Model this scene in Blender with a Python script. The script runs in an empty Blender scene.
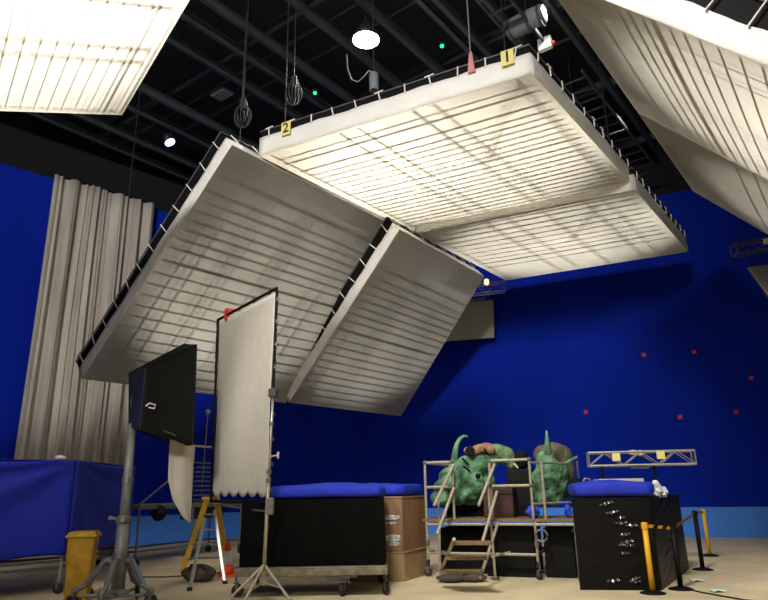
import bpy, math, random
from mathutils import Vector as V, Matrix
random.seed(7)
scn = bpy.context.scene
COL = scn.collection
PI = math.pi

# ------------------------------------------------------------------ camera
FPX, PITCH, ROLL, EYE = 640.0, math.radians(16.5), math.radians(-1.0), 1.6
FW = V((0, math.cos(PITCH), math.sin(PITCH)))
_U0 = V((0, -math.sin(PITCH), math.cos(PITCH)))
RT = V((1, 0, 0)) * math.cos(ROLL) + _U0 * math.sin(ROLL)
UP = V((1, 0, 0)) * -math.sin(ROLL) + _U0 * math.cos(ROLL)
CAM = V((0, 0, EYE))
def ray(x, y): return FW + RT * ((x - 384) / FPX) + UP * ((300 - y) / FPX)
def G(x, y, z=0.0):                       # sight line through a pixel meets height z
    d = ray(x, y); return CAM + d * ((z - EYE) / d.z)
def D(x, y, Y):                           # sight line through a pixel meets distance Y
    d = ray(x, y); return CAM + d * (Y / d.y)
def HIT(px, P, n):
    d = ray(*px); return CAM + d * ((P - CAM).dot(n) / d.dot(n))

cd = bpy.data.cameras.new('camera'); cam = bpy.data.objects.new('camera', cd); COL.objects.link(cam)
cd.sensor_fit = 'HORIZONTAL'; cd.sensor_width = 36; cd.lens = FPX / 768 * 36; cd.clip_end = 200
m = Matrix((RT, UP, -FW)).transposed().to_4x4(); m.translation = CAM
cam.matrix_world = m
scn.camera = cam

# ------------------------------------------------------------------ materials
def lin(c):
    return tuple(((v / 255) / 12.92 if v / 255 <= .04045 else ((v / 255 + .055) / 1.055) ** 2.4) for v in c)
def mat(name, rgb, rough=.6, metal=0, noise=0, nscale=8, bump=0, bscale=30, emit=0, rgb2=None, stretch=None, coat=0, sheen=0, spec=None):
    M = bpy.data.materials.new(name); M.use_nodes = True
    nt = M.node_tree; b = nt.nodes['Principled BSDF']
    c = lin(rgb)
    b.inputs['Base Color'].default_value = (*c, 1); b.inputs['Roughness'].default_value = rough
    b.inputs['Metallic'].default_value = metal
    if spec is not None: b.inputs['Specular IOR Level'].default_value = spec
    if coat: b.inputs['Coat Weight'].default_value = coat
    if sheen: b.inputs['Sheen Weight'].default_value = sheen
    tc = nt.nodes.new('ShaderNodeTexCoord'); mp = nt.nodes.new('ShaderNodeMapping')
    nt.links.new(tc.outputs['Object'], mp.inputs['Vector'])
    if stretch: mp.inputs['Scale'].default_value = stretch
    if noise or rgb2:
        n = nt.nodes.new('ShaderNodeTexNoise'); n.inputs['Scale'].default_value = nscale; n.inputs['Detail'].default_value = 5
        nt.links.new(mp.outputs['Vector'], n.inputs['Vector'])
        r = nt.nodes.new('ShaderNodeValToRGB')
        c2 = lin(rgb2) if rgb2 else tuple(v * (1 - noise) for v in c)
        c1 = c if rgb2 else tuple(min(1, v * (1 + noise * .6)) for v in c)
        r.color_ramp.elements[0].color = (*c2, 1); r.color_ramp.elements[1].color = (*c1, 1)
        r.color_ramp.elements[0].position = .32; r.color_ramp.elements[1].position = .68
        nt.links.new(n.outputs['Fac'], r.inputs['Fac']); nt.links.new(r.outputs['Color'], b.inputs['Base Color'])
    if bump:
        n = nt.nodes.new('ShaderNodeTexNoise'); n.inputs['Scale'].default_value = bscale; n.inputs['Detail'].default_value = 3
        nt.links.new(mp.outputs['Vector'], n.inputs['Vector'])
        bp = nt.nodes.new('ShaderNodeBump'); bp.inputs['Strength'].default_value = bump; bp.inputs['Distance'].default_value = .05
        nt.links.new(n.outputs['Fac'], bp.inputs['Height']); nt.links.new(bp.outputs['Normal'], b.inputs['Normal'])
    if emit:
        b.inputs['Emission Color'].default_value = (*c, 1); b.inputs['Emission Strength'].default_value = emit
    return M
def cloth_translucent(name, rgb, tr=.5):
    M = bpy.data.materials.new(name); M.use_nodes = True; nt = M.node_tree
    nt.nodes.remove(nt.nodes['Principled BSDF']); out = nt.nodes['Material Output']
    d = nt.nodes.new('ShaderNodeBsdfDiffuse'); t = nt.nodes.new('ShaderNodeBsdfTranslucent'); x = nt.nodes.new('ShaderNodeMixShader')
    tc = nt.nodes.new('ShaderNodeTexCoord'); n = nt.nodes.new('ShaderNodeTexNoise'); n.inputs['Scale'].default_value = 1.3; n.inputs['Detail'].default_value = 6
    nt.links.new(tc.outputs['Object'], n.inputs['Vector'])
    r = nt.nodes.new('ShaderNodeValToRGB'); c = lin(rgb)
    r.color_ramp.elements[0].color = (*[v * .88 for v in c], 1); r.color_ramp.elements[1].color = (*c, 1)
    r.color_ramp.elements[0].position = .3; r.color_ramp.elements[1].position = .7
    nt.links.new(n.outputs['Fac'], r.inputs['Fac'])
    nt.links.new(r.outputs['Color'], d.inputs['Color']); nt.links.new(r.outputs['Color'], t.inputs['Color'])
    x.inputs[0].default_value = tr
    nt.links.new(d.outputs[0], x.inputs[1]); nt.links.new(t.outputs[0], x.inputs[2]); nt.links.new(x.outputs[0], out.inputs['Surface'])
    return M

M = {}
M['floor'] = mat('floor_concrete', (216, 200, 164), .55, noise=.16, nscale=1.1, bump=.08, bscale=14)
M['blue'] = mat('blue_fabric', (11, 40, 168), .9, noise=.12, nscale=.8, stretch=(1, 1, .25), bump=.1, bscale=4, spec=.1)
M['blue_low'] = mat('blue_skirting', (74, 146, 255), .7, noise=.06, nscale=1.5)
M['black_wall'] = mat('black_wall', (11, 11, 13), .9, noise=.2, nscale=1)
M['ceil'] = mat('ceiling_dark', (20, 22, 25), .9, noise=.3, nscale=.6)
M['beam'] = mat('beam_steel', (66, 74, 80), .55, .3, noise=.2, nscale=3)
M['beam2'] = mat('beam_dull', (64, 70, 76), .6, .2, noise=.2, nscale=3)
M['diff'] = cloth_translucent('diffusion_muslin', (240, 235, 222), .72)
M['silk'] = cloth_translucent('grey_silk', (212, 208, 194), .72)
M['scrim'] = mat('scrim_cloth', (192, 186, 175), .9, noise=.05, nscale=6, bump=.1, bscale=20)
M['skirt'] = mat('white_skirt', (238, 236, 230), .8, noise=.05, nscale=3, bump=.25, bscale=3)
M['blackcloth'] = mat('black_cloth', (10, 10, 11), .8, spec=.25, bump=.2, bscale=10)
M['alu'] = mat('aluminium_tube', (186, 184, 176), .38, .75, noise=.1, nscale=12)
M['galv'] = mat('galvanised_tube', (178, 168, 148), .45, .45, noise=.2, nscale=20)
M['steel_dull'] = mat('dull_steel', (112, 112, 108), .5, .5, noise=.2, nscale=15)
M['grey_paint'] = mat('grey_painted_pole', (124, 128, 126), .5, .2, noise=.15, nscale=10)
M['black'] = mat('black_plastic', (9, 9, 10), .6, spec=.2)
M['rubber'] = mat('caster_rubber', (30, 27, 25), .7)
M['curtain'] = mat('grey_drape', (190, 182, 172), .9, noise=.3, nscale=3, stretch=(1, 1, .08))  # noise streaks put the pleats' light and shade into the cloth colour
M['yellow'] = mat('yellow_plastic', (226, 170, 22), .45, noise=.08, nscale=8)
M['binyellow'] = mat('bin_yellow', (186, 142, 26), .5, noise=.3, nscale=5)
M['ladder'] = mat('ladder_fibreglass', (232, 180, 34), .5, noise=.1, nscale=10)
M['orange'] = mat('cone_orange', (240, 78, 28), .5, noise=.06, nscale=10)
M['whiteband'] = mat('reflective_band', (214, 214, 216), .4)
M['bluecloth'] = mat('blue_cover_cloth', (8, 32, 165), .8, noise=.15, nscale=1.6, bump=.25, bscale=3)
M['bluefoam'] = mat('blue_foam_cover', (11, 40, 176), .75, noise=.12, nscale=4, bump=.25, bscale=9)
M['wrapblack'] = mat('black_stretch_wrap', (10, 9, 9), .42, noise=.3, nscale=6, spec=.25)
M['wrapglint'] = mat('film_glint_metal', (150, 148, 146), .2, .85, bump=.3, bscale=20)  # pale metal grey puts lamp highlights into the crease colour
M['blackdrape'] = mat('black_drape', (8, 9, 8), .9, spec=.1, noise=.4, nscale=7, stretch=(1, 1, .2), bump=.3, bscale=6)
M['board'] = mat('fibre_board', (142, 106, 78), .4, noise=.14, nscale=3, stretch=(3, 3, .4), bump=.2, bscale=5)
M['boardlow'] = mat('plain_board', (158, 132, 98), .7, noise=.1, nscale=3)
M['ply'] = mat('plywood_deck', (122, 98, 68), .7, noise=.2, nscale=8)
M['beigeboard'] = mat('beige_board', (196, 184, 154), .7, noise=.08, nscale=5)
M['card'] = mat('yellow_card', (236, 224, 140), .7)
M['ink'] = mat('black_ink', (14, 14, 14), .7)
M['red'] = mat('red_plastic', (205, 50, 44), .5)
M['redmark'] = mat('red_tape', (230, 60, 40), .6)
M['green'] = mat('green_foam_skin', (112, 160, 118), .75, rgb2=(26, 62, 46), nscale=4, bump=1.0, bscale=9)
M['palegreen'] = mat('pale_green_foam', (128, 150, 104), .8, rgb2=(80, 110, 72), nscale=6, bump=1.0, bscale=10)
M['tan'] = mat('tan_hide', (168, 130, 96), .8, rgb2=(96, 66, 52), nscale=7, bump=.8, bscale=12)
M['brown'] = mat('brown_shell', (70, 58, 44), .6, rgb2=(96, 100, 76), nscale=5, bump=.8, bscale=9)
M['redbrown'] = mat('red_brown_case', (58, 28, 20), .6, noise=.2, nscale=4)
M['dark'] = mat('dark_bag', (11, 11, 13), .85, spec=.2, bump=.5, bscale=8)
M['brownbag'] = mat('brown_bag', (74, 64, 54), .8, noise=.3, nscale=6, bump=.6, bscale=8)
M['bluerag'] = mat('blue_rag', (44, 74, 200), .8, bump=.6, bscale=12)
M['bluestrap'] = mat('blue_strap', (36, 76, 150), .6)
M['plate_blue'] = mat('blue_grey_plate', (34, 42, 58), .5, spec=.3)
M['panelgrey'] = mat('grey_flag', (150, 148, 138), .85, noise=.05, nscale=2)
M['plate'] = mat('trolley_steel', (128, 120, 100), .6, .3, noise=.35, nscale=9)
M['cable'] = mat('black_cable', (26, 26, 27), .6)
M['palecable'] = mat('pale_cable', (130, 130, 122), .6)
M['pink'] = mat('pink_ribbon', (206, 140, 146), .8)
M['duct'] = mat('pale_duct', (118, 126, 132), .6, noise=.15, nscale=3)
M['clear'] = mat('clear_plastic_film', (196, 200, 204), .12, noise=.2, nscale=5, bump=1, bscale=10)
M['paper'] = mat('pale_paper', (196, 222, 216), .7)
M['bulb'] = mat('lamp_glow', (255, 246, 222), .4, emit=26)
M['bluebulb'] = mat('cool_lamp_glow', (150, 190, 255), .4, emit=7)
M['led'] = mat('green_led_glow', (20, 240, 150), .4, emit=2.2)
M['warmbulb'] = mat('small_warm_glow', (255, 236, 170), .4, emit=1.2)
M['housing'] = mat('lamp_housing', (40, 40, 42), .5, .4)
M['redfloor'] = mat('rust', (120, 60, 44), .7)

# ------------------------------------------------------------------ mesh builder
def base_of(o):
    p = V((0, 0, 0))
    while o is not None: p += o.location; o = o.parent
    return p
class MB:
    def __init__(s): s.v = []; s.f = []; s.mi = []
    def add(s, vs, fs, k=0):
        b = len(s.v); s.v += [V(p) for p in vs]; s.f += [[b + i for i in f] for f in fs]; s.mi += [k] * len(fs); return s
    def box(s, c, size, ax=None, k=0, taper=1.0):
        ax = ax or (V((1, 0, 0)), V((0, 1, 0)), V((0, 0, 1))); c = V(c); a, b, h = [x / 2 for x in size]
        vs = []
        for z in (-1, 1):
            t = 1 if z < 0 else taper
            for x, y in ((-1, -1), (1, -1), (1, 1), (-1, 1)):
                vs.append(c + ax[0] * (a * x * t) + ax[1] * (b * y * t) + ax[2] * (h * z))
        return s.add(vs, [(3, 2, 1, 0), (4, 5, 6, 7), (0, 1, 5, 4), (1, 2, 6, 5), (2, 3, 7, 6), (3, 0, 4, 7)], k)
    def tube(s, p, q, r, n=8, r2=None, k=0): return s.path([p, q], r, n, r2, k)
    def path(s, pts, r, n=8, r2=None, k=0, closed=False):
        pts = [V(p) for p in pts]; N = len(pts); vs = []; prev = None
        for i, p in enumerate(pts):
            if closed: t = pts[(i + 1) % N] - pts[i - 1]
            else: t = pts[min(i + 1, N - 1)] - pts[max(i - 1, 0)]
            t.normalize()
            a = prev if prev is not None else (V((0, 0, 1)) if abs(t.z) < .9 else V((1, 0, 0)))
            a = (a - t * a.dot(t)).normalized(); prev = a; b = t.cross(a)
            rr = r if r2 is None else r + (r2 - r) * i / (N - 1)
            if callable(r): rr = r(i / (N - 1))
            vs += [p + a * math.cos(2 * PI * j / n) * rr + b * math.sin(2 * PI * j / n) * rr for j in range(n)]
        fs = [(i % N * n + j, i % N * n + (j + 1) % n, (i + 1) % N * n + (j + 1) % n, (i + 1) % N * n + j) for i in range(N if closed else N - 1) for j in range(n)]
        if not closed: fs += [tuple(range(n))[::-1], tuple((N - 1) * n + j for j in range(n))]
        return s.add(vs, fs, k)
    def lathe(s, c, prof, n=20, ax=None, k=0):
        ax = ax or (V((1, 0, 0)), V((0, 1, 0)), V((0, 0, 1))); c = V(c); vs = []
        for r, z in prof: vs += [c + ax[0] * math.cos(2 * PI * j / n) * r + ax[1] * math.sin(2 * PI * j / n) * r + ax[2] * z for j in range(n)]
        N = len(prof)
        fs = [(i * n + j, i * n + (j + 1) % n, (i + 1) * n + (j + 1) % n, (i + 1) * n + j) for i in range(N - 1) for j in range(n)]
        fs += [tuple(range(n))[::-1], tuple((N - 1) * n + j for j in range(n))]
        return s.add(vs, fs, k)
    def ball(s, c, r, n=16, ax=None, jit=0, k=0):
        r = V(r) if hasattr(r, '__len__') else V((r, r, r))
        ax = ax or (V((1, 0, 0)), V((0, 1, 0)), V((0, 0, 1))); c = V(c); vs = []; fs = []; m = n // 2
        for i in range(m + 1):
            th = PI * i / m
            for j in range(n):
                ph = 2 * PI * j / n; w = 1 + jit * (math.sin(3 * ph + c.x * 7 + i) * .5 + math.sin(5 * th + 2 * ph + c.z * 5) * .5)
                vs.append(c + (ax[0] * (math.sin(th) * math.cos(ph) * r.x) + ax[1] * (math.sin(th) * math.sin(ph) * r.y) + ax[2] * (math.cos(th) * r.z)) * w)
        fs = [(i * n + j, (i + 1) * n + j, (i + 1) * n + (j + 1) % n, i * n + (j + 1) % n) for i in range(m) for j in range(n)]
        return s.add(vs, fs, k)
    def grid(s, fn, nu, nv, k=0):
        vs = [fn(i / nu, j / nv) for j in range(nv + 1) for i in range(nu + 1)]
        return s.add(vs, [(j * (nu + 1) + i, j * (nu + 1) + i + 1, (j + 1) * (nu + 1) + i + 1, (j + 1) * (nu + 1) + i) for j in range(nv) for i in range(nu)], k)
    def prism(s, poly, d, k=0):
        n = len(poly); poly = [V(p) for p in poly]; d = V(d)
        return s.add(poly + [p + d for p in poly], [tuple(range(n))[::-1], tuple(range(n, 2 * n))] + [(i, (i + 1) % n, n + (i + 1) % n, n + i) for i in range(n)], k)
    def build(s, name, ms, parent=None, loc=None, smooth=False, bevel=0, solid=0, weld=True):
        b = base_of(parent) if parent is not None else V((0, 0, 0))
        l = V(loc) if loc is not None else V((0, 0, 0))
        me = bpy.data.meshes.new(name); me.from_pydata([p - b - l for p in s.v], [], s.f)
        ms = ms if isinstance(ms, (list, tuple)) else [ms]
        for x in ms: me.materials.append(x)
        for p, k in zip(me.polygons, s.mi): p.material_index = k; p.use_smooth = smooth
        import bmesh
        bm = bmesh.new(); bm.from_mesh(me)
        bmesh.ops.remove_doubles(bm, verts=bm.verts, dist=1e-5)
        bmesh.ops.recalc_face_normals(bm, faces=bm.faces); bm.to_mesh(me); bm.free()
        o = bpy.data.objects.new(name, me); COL.objects.link(o)
        if parent is not None: o.parent = parent
        o.location = l
        if solid:
            q = o.modifiers.new('solid', 'SOLIDIFY'); q.thickness = solid; q.offset = 0
        if bevel:
            q = o.modifiers.new('bevel', 'BEVEL'); q.width = bevel; q.segments = 2; q.limit_method = 'ANGLE'
        return o
def tag(o, label=None, cat=None, group=None, kind=None):
    if label: o['label'] = label
    if cat: o['category'] = cat
    if group: o['group'] = group
    if kind: o['kind'] = kind
    return o
def thing(name, loc, label, cat, group=None):
    o = bpy.data.objects.new(name, None); COL.objects.link(o); o.location = V(loc); o.empty_display_size = .1
    return tag(o, label, cat, group)
def copy_tree(o, parent=None):
    c = o.copy(); COL.objects.link(c)
    if parent is not None: c.parent = parent
    for ch in list(o.children): copy_tree(ch, c)
    return c
def struct(mb, name, ms, **k): return tag(mb.build(name, ms, **k), kind='structure')
def spot(name, loc, target, power, size=95, blend=.6, radius=.25, color=(1, .93, .80)):
    l = bpy.data.lights.new(name, 'SPOT'); l.energy = power; l.spot_size = math.radians(size); l.spot_blend = blend; l.shadow_soft_size = radius; l.color = color
    o = bpy.data.objects.new(name, l); COL.objects.link(o); o.location = V(loc)
    o.rotation_euler = (V(target) - V(loc)).to_track_quat('-Z', 'Y').to_euler(); return o
Z = V((0, 0, 1))
E2 = V((.607, .794, 0)).normalized()      # the stage's long direction
N2 = V((E2.y, -E2.x, 0))                  # across the stage

# ------------------------------------------------------------------ the stage
fl = struct(MB().add([(-32, -16, 0), (34, -16, 0), (34, 42, 0), (-32, 42, 0)], [(0, 1, 2, 3)]), 'floor', M['floor'])
LA = V((-8.26, 21.906, 0)); LD = V((.71, .704, 0)).normalized()
BA = V((9.55, 21.6, 0)); BD = V((-.906, .423, 0)).normalized()
# where the two runs of blue meet
den = LD.x * BD.y - LD.y * BD.x
tt = ((BA.x - LA.x) * BD.y - (BA.y - LA.y) * BD.x) / den
CORNER = LA + LD * tt
RAD = 5.0
half = math.acos(max(-1, min(1, (-LD).dot(-BD)))) / 2
TL = RAD / math.tan(half)
p0 = CORNER - LD * TL; p1 = CORNER - BD * TL
def arc(t): return p0 * (1 - t) ** 2 + CORNER * 2 * t * (1 - t) + p1 * t * t
def wallmesh(pts):
    mb = MB()
    for z0, z1, k in ((0, .9, 0), (.9, 11.72, 1), (11.72, 15, 2)):
        for a, b in zip(pts[:-1], pts[1:]):
            mb.add([(a.x, a.y, z0), (b.x, b.y, z0), (b.x, b.y, z1), (a.x, a.y, z1)], [(0, 1, 2, 3)], k)
    return mb
WM = [M['blue_low'], M['blue'], M['black_wall']]
struct(wallmesh([LA - LD * 26, LA - LD * 12, p0]), 'wall_left', WM)
struct(wallmesh([arc(i / 12) for i in range(13)]), 'wall_corner', WM, smooth=True)
struct(wallmesh([p1, BA, BA - BD * 22]), 'wall_back', WM)
struct(MB().add([(-32, -16, 15), (34, -16, 15), (34, 42, 15), (-32, 42, 15)], [(3, 2, 1, 0)]), 'ceiling', M['ceil'])
# lattice of steel beams under the ceiling
def ibeam(p, q, h, w, name, mt):
    d = (q - p).normalized(); sd = d.cross(Z); mb = MB(); mid = (p + q) / 2; L = (q - p).length
    mb.box(mid + Z * (h / 2), (L, w, .04), (d, sd, Z)); mb.box(mid - Z * (h / 2), (L, w, .04), (d, sd, Z)); mb.box(mid, (L, .04, h), (d, sd, Z))
    return struct(mb, name, mt)
for w in (-19.2, -18.2, -16.6, -15.5, -13.0, -11.95, -11.1, -9.5, -8.2, -7.05, -6.72, -5.8, -4.62, -2.6, -1.2, .4, 2.2):
    c = N2 * w + Z * 13.1
    ibeam(c + E2 * -1, c + E2 * 24, .22, .12, 'ceiling_beam', M['beam'])
for t in (2.0, 5.6, 9.55, 13.6, 17.7, 21.8):
    c = E2 * t + Z * 13.42
    ibeam(c + N2 * -20, c + N2 * 6, .22, .13, 'ceiling_beam', M['beam'])
for t in (7.4, 10.6, 11.5, 15.4):
    c = E2 * t + Z * 13.75
    tg = MB().tube(c + N2 * -20, c + N2 * 6, .045, 8)
    struct(tg, 'ceiling_beam', M['beam'])

# ------------------------------------------------------------------ hanging light boxes
def softbox(label, c00, c10, c11, c01, uline, vline, diag=(), skirt=.33, band=.3, off=.07, rod=.019, edges=(0, 1, 2, 3), cloth='diff', tie_step=.55, sag=.03, hide=()):
    """muslin face c00-c10-c11-c01; uline: bars running along u at these v; vline: bars along v at these u"""
    C4 = [V(c00), V(c10), V(c11), V(c01)]; cen = sum(C4, V()) / 4
    nb = (C4[1] - C4[0]).cross(C4[3] - C4[0]).normalized()
    if nb.dot(CAM - cen) > 0: nb = -nb
    root = thing('hanging_softbox', cen, label, 'softbox', 'white light boxes hung from the ceiling')
    def P(u, v, h=0): return (C4[0] * (1 - u) + C4[1] * u) * (1 - v) + (C4[3] * (1 - u) + C4[2] * u) * v + nb * h
    def face(u, v):
        s = math.sin(PI * u) * math.sin(PI * v)
        edge = min(u, 1 - u, v, 1 - v)
        pl = .002 * math.sin(u * 61 + v * 13) * math.exp(-edge * 9) * (1 if edge > 1e-6 else 0)
        return P(u, v, -sag * s - pl)
    MB().grid(face, 36, 36).build('diffusion', M[cloth], root, smooth=True)
    g = MB()
    for v in uline:
        v, r = (v if isinstance(v, tuple) else (v, rod)); g.tube(P(.03, v, off), P(.97, v, off), r, 6)
    for u in vline:
        u, r = (u if isinstance(u, tuple) else (u, rod)); g.tube(P(u, .02, off + .04), P(u, .98, off + .04), r, 6)
    for a, b in diag: g.tube(P(*a, off + .08), P(*b, off + .08), rod, 6)
    g.build('batten_grid', M['alu'], root)
    for i in range(4):
        a, b = C4[i], C4[(i + 1) % 4]; d = (b - a); L = d.length; d.normalize(); out = d.cross(nb)
        if out.dot((a + b) / 2 - cen) < 0: out = -out
        def sk(u, v, a=a, b=b, out=out, L=L): return a.lerp(b, u) + nb * (skirt * v + (.012 * math.sin(u * L * 5.1) + .006 * math.sin(u * L * 13)) * v) + out * (.018 * math.sin(PI * v) * math.sin(u * L * 3.3) + .006 * v)
        MB().grid(sk, 40, 4).build('skirt', M['skirt'], root, smooth=True, solid=.006)
        def bk(u, v, a=a, b=b, out=out): return a.lerp(b, u) + nb * (skirt + band * v) - out * .03
        MB().grid(bk, 12, 1).build('blackout_border', M['blackcloth'], root, solid=.01)
        if i in edges:
            tb = MB().tube(a + nb * (skirt + band), b + nb * (skirt + band), .016, 8).build('frame_tube', M['steel_dull'], root)
            n = int(L / tie_step)
            for k in range(n):
                q = a.lerp(b, (k + .5) / n) + out * .03
                j = d * random.uniform(-.05, .05)
                tm = MB().tube(q + nb * (skirt - .03), q + nb * (skirt + band) + j, .014, 6)
                if random.random() < .25: tm.tube(q + nb * (skirt + band) + j - d * .09, q + nb * (skirt + band + .02) + j + d * .11, .014, 6)
                tm.build('tie', M['skirt'], root)
    return root, P, nb, cen
def frange(a, b, n): return [a + (b - a) * i / (n - 1) for i in range(n)]
PZ = 8.8
B1, B2 = G(259.1, 156, PZ), G(531.7, 73, PZ)
M1, M2 = G(412.7, 231.3, PZ), G(633, 185.5, PZ)
LOW = 8.57
R1, R2, F2, F1 = G(415, 233.5, LOW), G(635, 190, LOW), G(688.3, 251.6, LOW), G(506, 280.5, LOW)
front, PF, nF, cF = softbox('large white overhead light box with number cards 1 and 2 on its front edge', B1, B2, M2, M1,
    [(.07, .02), (.11, .028), (.19, .03)] + frange(.24, .44, 6) + [(.475, .035)] + [(v_, .032) for v_ in frange(.525, .965, 12)], [(.045, .022), .33, .40, .60, .67, (.93, .028)],
    [((.92, .05), (.60, .5))], skirt=.44, band=.17, rod=.026, off=.06)
rear, PR, nR, cR = softbox('white overhead light box behind the one with number cards, its far neighbour', R1, R2, F2, F1,
    [(.05, .03), (.10, .034), (.165, .038), (.23, .034), (.295, .038), (.36, .036), (.425, .036), (.49, .036), (.555, .034), (.62, .045), (.70, .03)], [(.05, .022), .34, .44, .60, .78, (.86, .022)], [((.84, .06), (.55, .5))], skirt=.44, band=.17, rod=.026, off=.06)
# the two wings that slope down to the left
W1 = HIT((232, 145), B1, N2); W2 = HIT((82, 379), W1, E2); W3 = HIT((396, 227), B1, N2); W4 = HIT((286, 403), W3, E2)
W5 = HIT((484, 277), B1, N2); W6 = HIT((401, 416), W5, E2)
wingA, PA, nA, cA = softbox('big grey-white light box sloping down to the left in front of the drape', W1, W3, W4, W2,
    [(.14, .03)] + frange(.2, .42, 7) + [(.47, .035)] + frange(.52, .97, 11), [(.10, .03), (.16, .03), (.26, .03), (.31, .03), (.47, .034), (.52, .034), (.72, .03), (.79, .034)], off=.16, rod=.022, cloth='silk')
wq = B1 - nA * .92
W3b, W4b, W5, W6 = [HIT(q_, wq, nA) for q_ in ((399.5, 229.5), (289, 402.5), (484, 276.5), (401, 416))]
wingB, PB, nB, cB = softbox('narrower sloping grey-white light box whose lower corner hangs over the blue wall', W3b, W5, W6, W4b,
    [(.22, .03)] + frange(.27, .5, 7) + [(.55, .04)] + frange(.6, .97, 10), [(.12, .03), (.3, .03), (.37, .03), (.68, .034), (.76, .03)], off=.16, rod=.022, cloth='silk')
# the right-hand pair, sloping down to the right
ra = G(540, -26, PZ); rd = V((1.969, -1.505, -2.734)).normalized()
rm = ra + E2 * 4.56; re = ra + E2 * 9.24; RL = 6.4
rightN, PRN, nRN, cRN = softbox('tall sloping white light box at the top right with a wrinkled upper skirt', ra, rm, rm + rd * RL, ra + rd * RL,
    [(.16, .02)] + frange(.24, .44, 7) + [(.335, .045)] + frange(.48, .95, 12), [.12, .2, .55, .62, (.86, .03)], off=.14, rod=.021)
rightF, PRF, nRF, cRF = softbox('smooth sloping white light box adjoining the tall top right one at its far end', rm + E2 * .06, re, re + rd * RL, rm + E2 * .06 + rd * RL,
    [(.36, .02)] + frange(.42, .95, 10), [.3, .37, .8], off=.16, rod=.02)
# the one overhead at top left
d1 = ray(-100, 480); d1.z = 0; d1.normalize(); nn = ray(0, 111).cross(ray(122, 115)); d2 = d1.cross(nn).normalized()
if d2.x > 0: d2 = -d2
lc = G(122, 115, 8.0); LL = 6.1
leftT, PLT, nLT, cLT = softbox('brilliant white light box cut off by the top left of the picture', lc, lc + d2 * LL, lc + d2 * LL - d1 * LL, lc - d1 * LL,
    [(.03, .018), (.29, .03), (.35, .03), (.52, .034), (.6, .034), (.8, .03)], [(.015, .02), (.03, .018), (.06, .02), (.075, .018)] + [(.105 + .0325 * i, .011) for i in range(27)], skirt=.12, band=.1, off=.05, rod=.012)
# lamps above/behind every box
def lamps(P, nb, h, power, pts=((.25, .25), (.75, .25), (.25, .75), (.75, .75)), size=92, rad=.2):
    for u, v in pts: spot('panel_lamp', P(u, v, h), P(.5 + (u - .5) * .35, .5 + (v - .5) * .35, 0), power, size, .5, rad, (1, .96, .87))
lamps(PF, nF, 4.0, 350, ((.10, .56), (.37, .54), (.63, .54), (.90, .56)), 86, .12)
lamps(PR, nR, 4.0, 310, ((.10, .5), (.37, .5), (.63, .5), (.90, .5)), 84, .12)
lamps(PA, nA, 3.2, 235, ((.3, .75), (.7, .75)), rad=.4)
lamps(PB, nB, 3.2, 120, ((.3, .75), (.7, .75)), rad=.4)
lamps(PRN, nRN, 3.0, 330, ((.3, .6), (.75, .6)), 84)
lamps(PRF, nRF, 3.0, 120, ((.3, .6), (.6, .6)), 80)
lamps(PLT, nLT, 3.6, 430, ((.3, .15), (.3, .5), (.3, .85)), 110, .15)

# number cards on the front skirt
def number_card(P, nb, u, txt, lbl):
    a, b = P(u - .02, 0), P(u + .02, 0); d = (b - a).normalized(); out = d.cross(Z).normalized()
    if out.dot(CAM - a) < 0: out = -out
    c = P(u, 0, .43) + out * .075
    cb = MB().box(c, (.24, .012, .32), (d, out, Z)).build('number_card', M['card'], front)
    tag(cb, lbl)
    cu = bpy.data.curves.new('numeral', 'FONT'); cu.body = txt; cu.size = .33; cu.align_x = 'CENTER'; cu.align_y = 'CENTER'; cu.extrude = .002; cu.offset = .004
    tmp = bpy.data.objects.new('numeral', cu); COL.objects.link(tmp)
    bpy.context.view_layer.update()
    me = bpy.data.meshes.new_from_object(tmp.evaluated_get(bpy.context.evaluated_depsgraph_get()))
    bpy.data.objects.remove(tmp)
    o = bpy.data.objects.new('numeral', me); COL.objects.link(o); me.materials.clear(); me.materials.append(M['ink'])
    o.parent = cb
    mw = Matrix((d, Z, d.cross(Z))).transposed().to_4x4()
    mw.translation = c + out * .012 - base_of(cb)
    o.matrix_local = mw
    return cb
number_card(PF, nF, .125, '2', 'yellow card with black numeral 2')
number_card(PF, nF, .935, '1', 'yellow card with black numeral 1')

# ------------------------------------------------------------------ things hanging in the roof
def cable(p, q, r=.012, mt='cable', name='hoist_cable', label=None, group=None):
    o = MB().tube(p, q, r, 6).build(name, M[mt], loc=p); return tag(o, label, 'cable', group)
for P, nm in ((PF, 'front overhead'), (PR, 'rear overhead')):
    for u, v in ((.085, .03), (.915, .03), (.06, .97), (.94, .97)):
        a = P(u, v, .55); cable(a, V((a.x, a.y, 13.0)), label='thin black cable holding a corner of the %s light box' % nm, group='suspension cables of the %s light box' % nm)
for P, nm in ((PA, 'left sloping'), (PB, 'far sloping'), (PRN, 'right sloping'), (PRF, 'far right sloping'), (PLT, 'top left')):
    for u, v in ((.12, .05), (.88, .05), (.12, .95), (.88, .95)):
        a = P(u, v, .25 if nm == 'top left' else .58); cable(a, V((a.x, a.y, 13.0)), label='thin black cable holding a corner of the %s light box' % nm, group='suspension cables of the %s light box' % nm)
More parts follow.
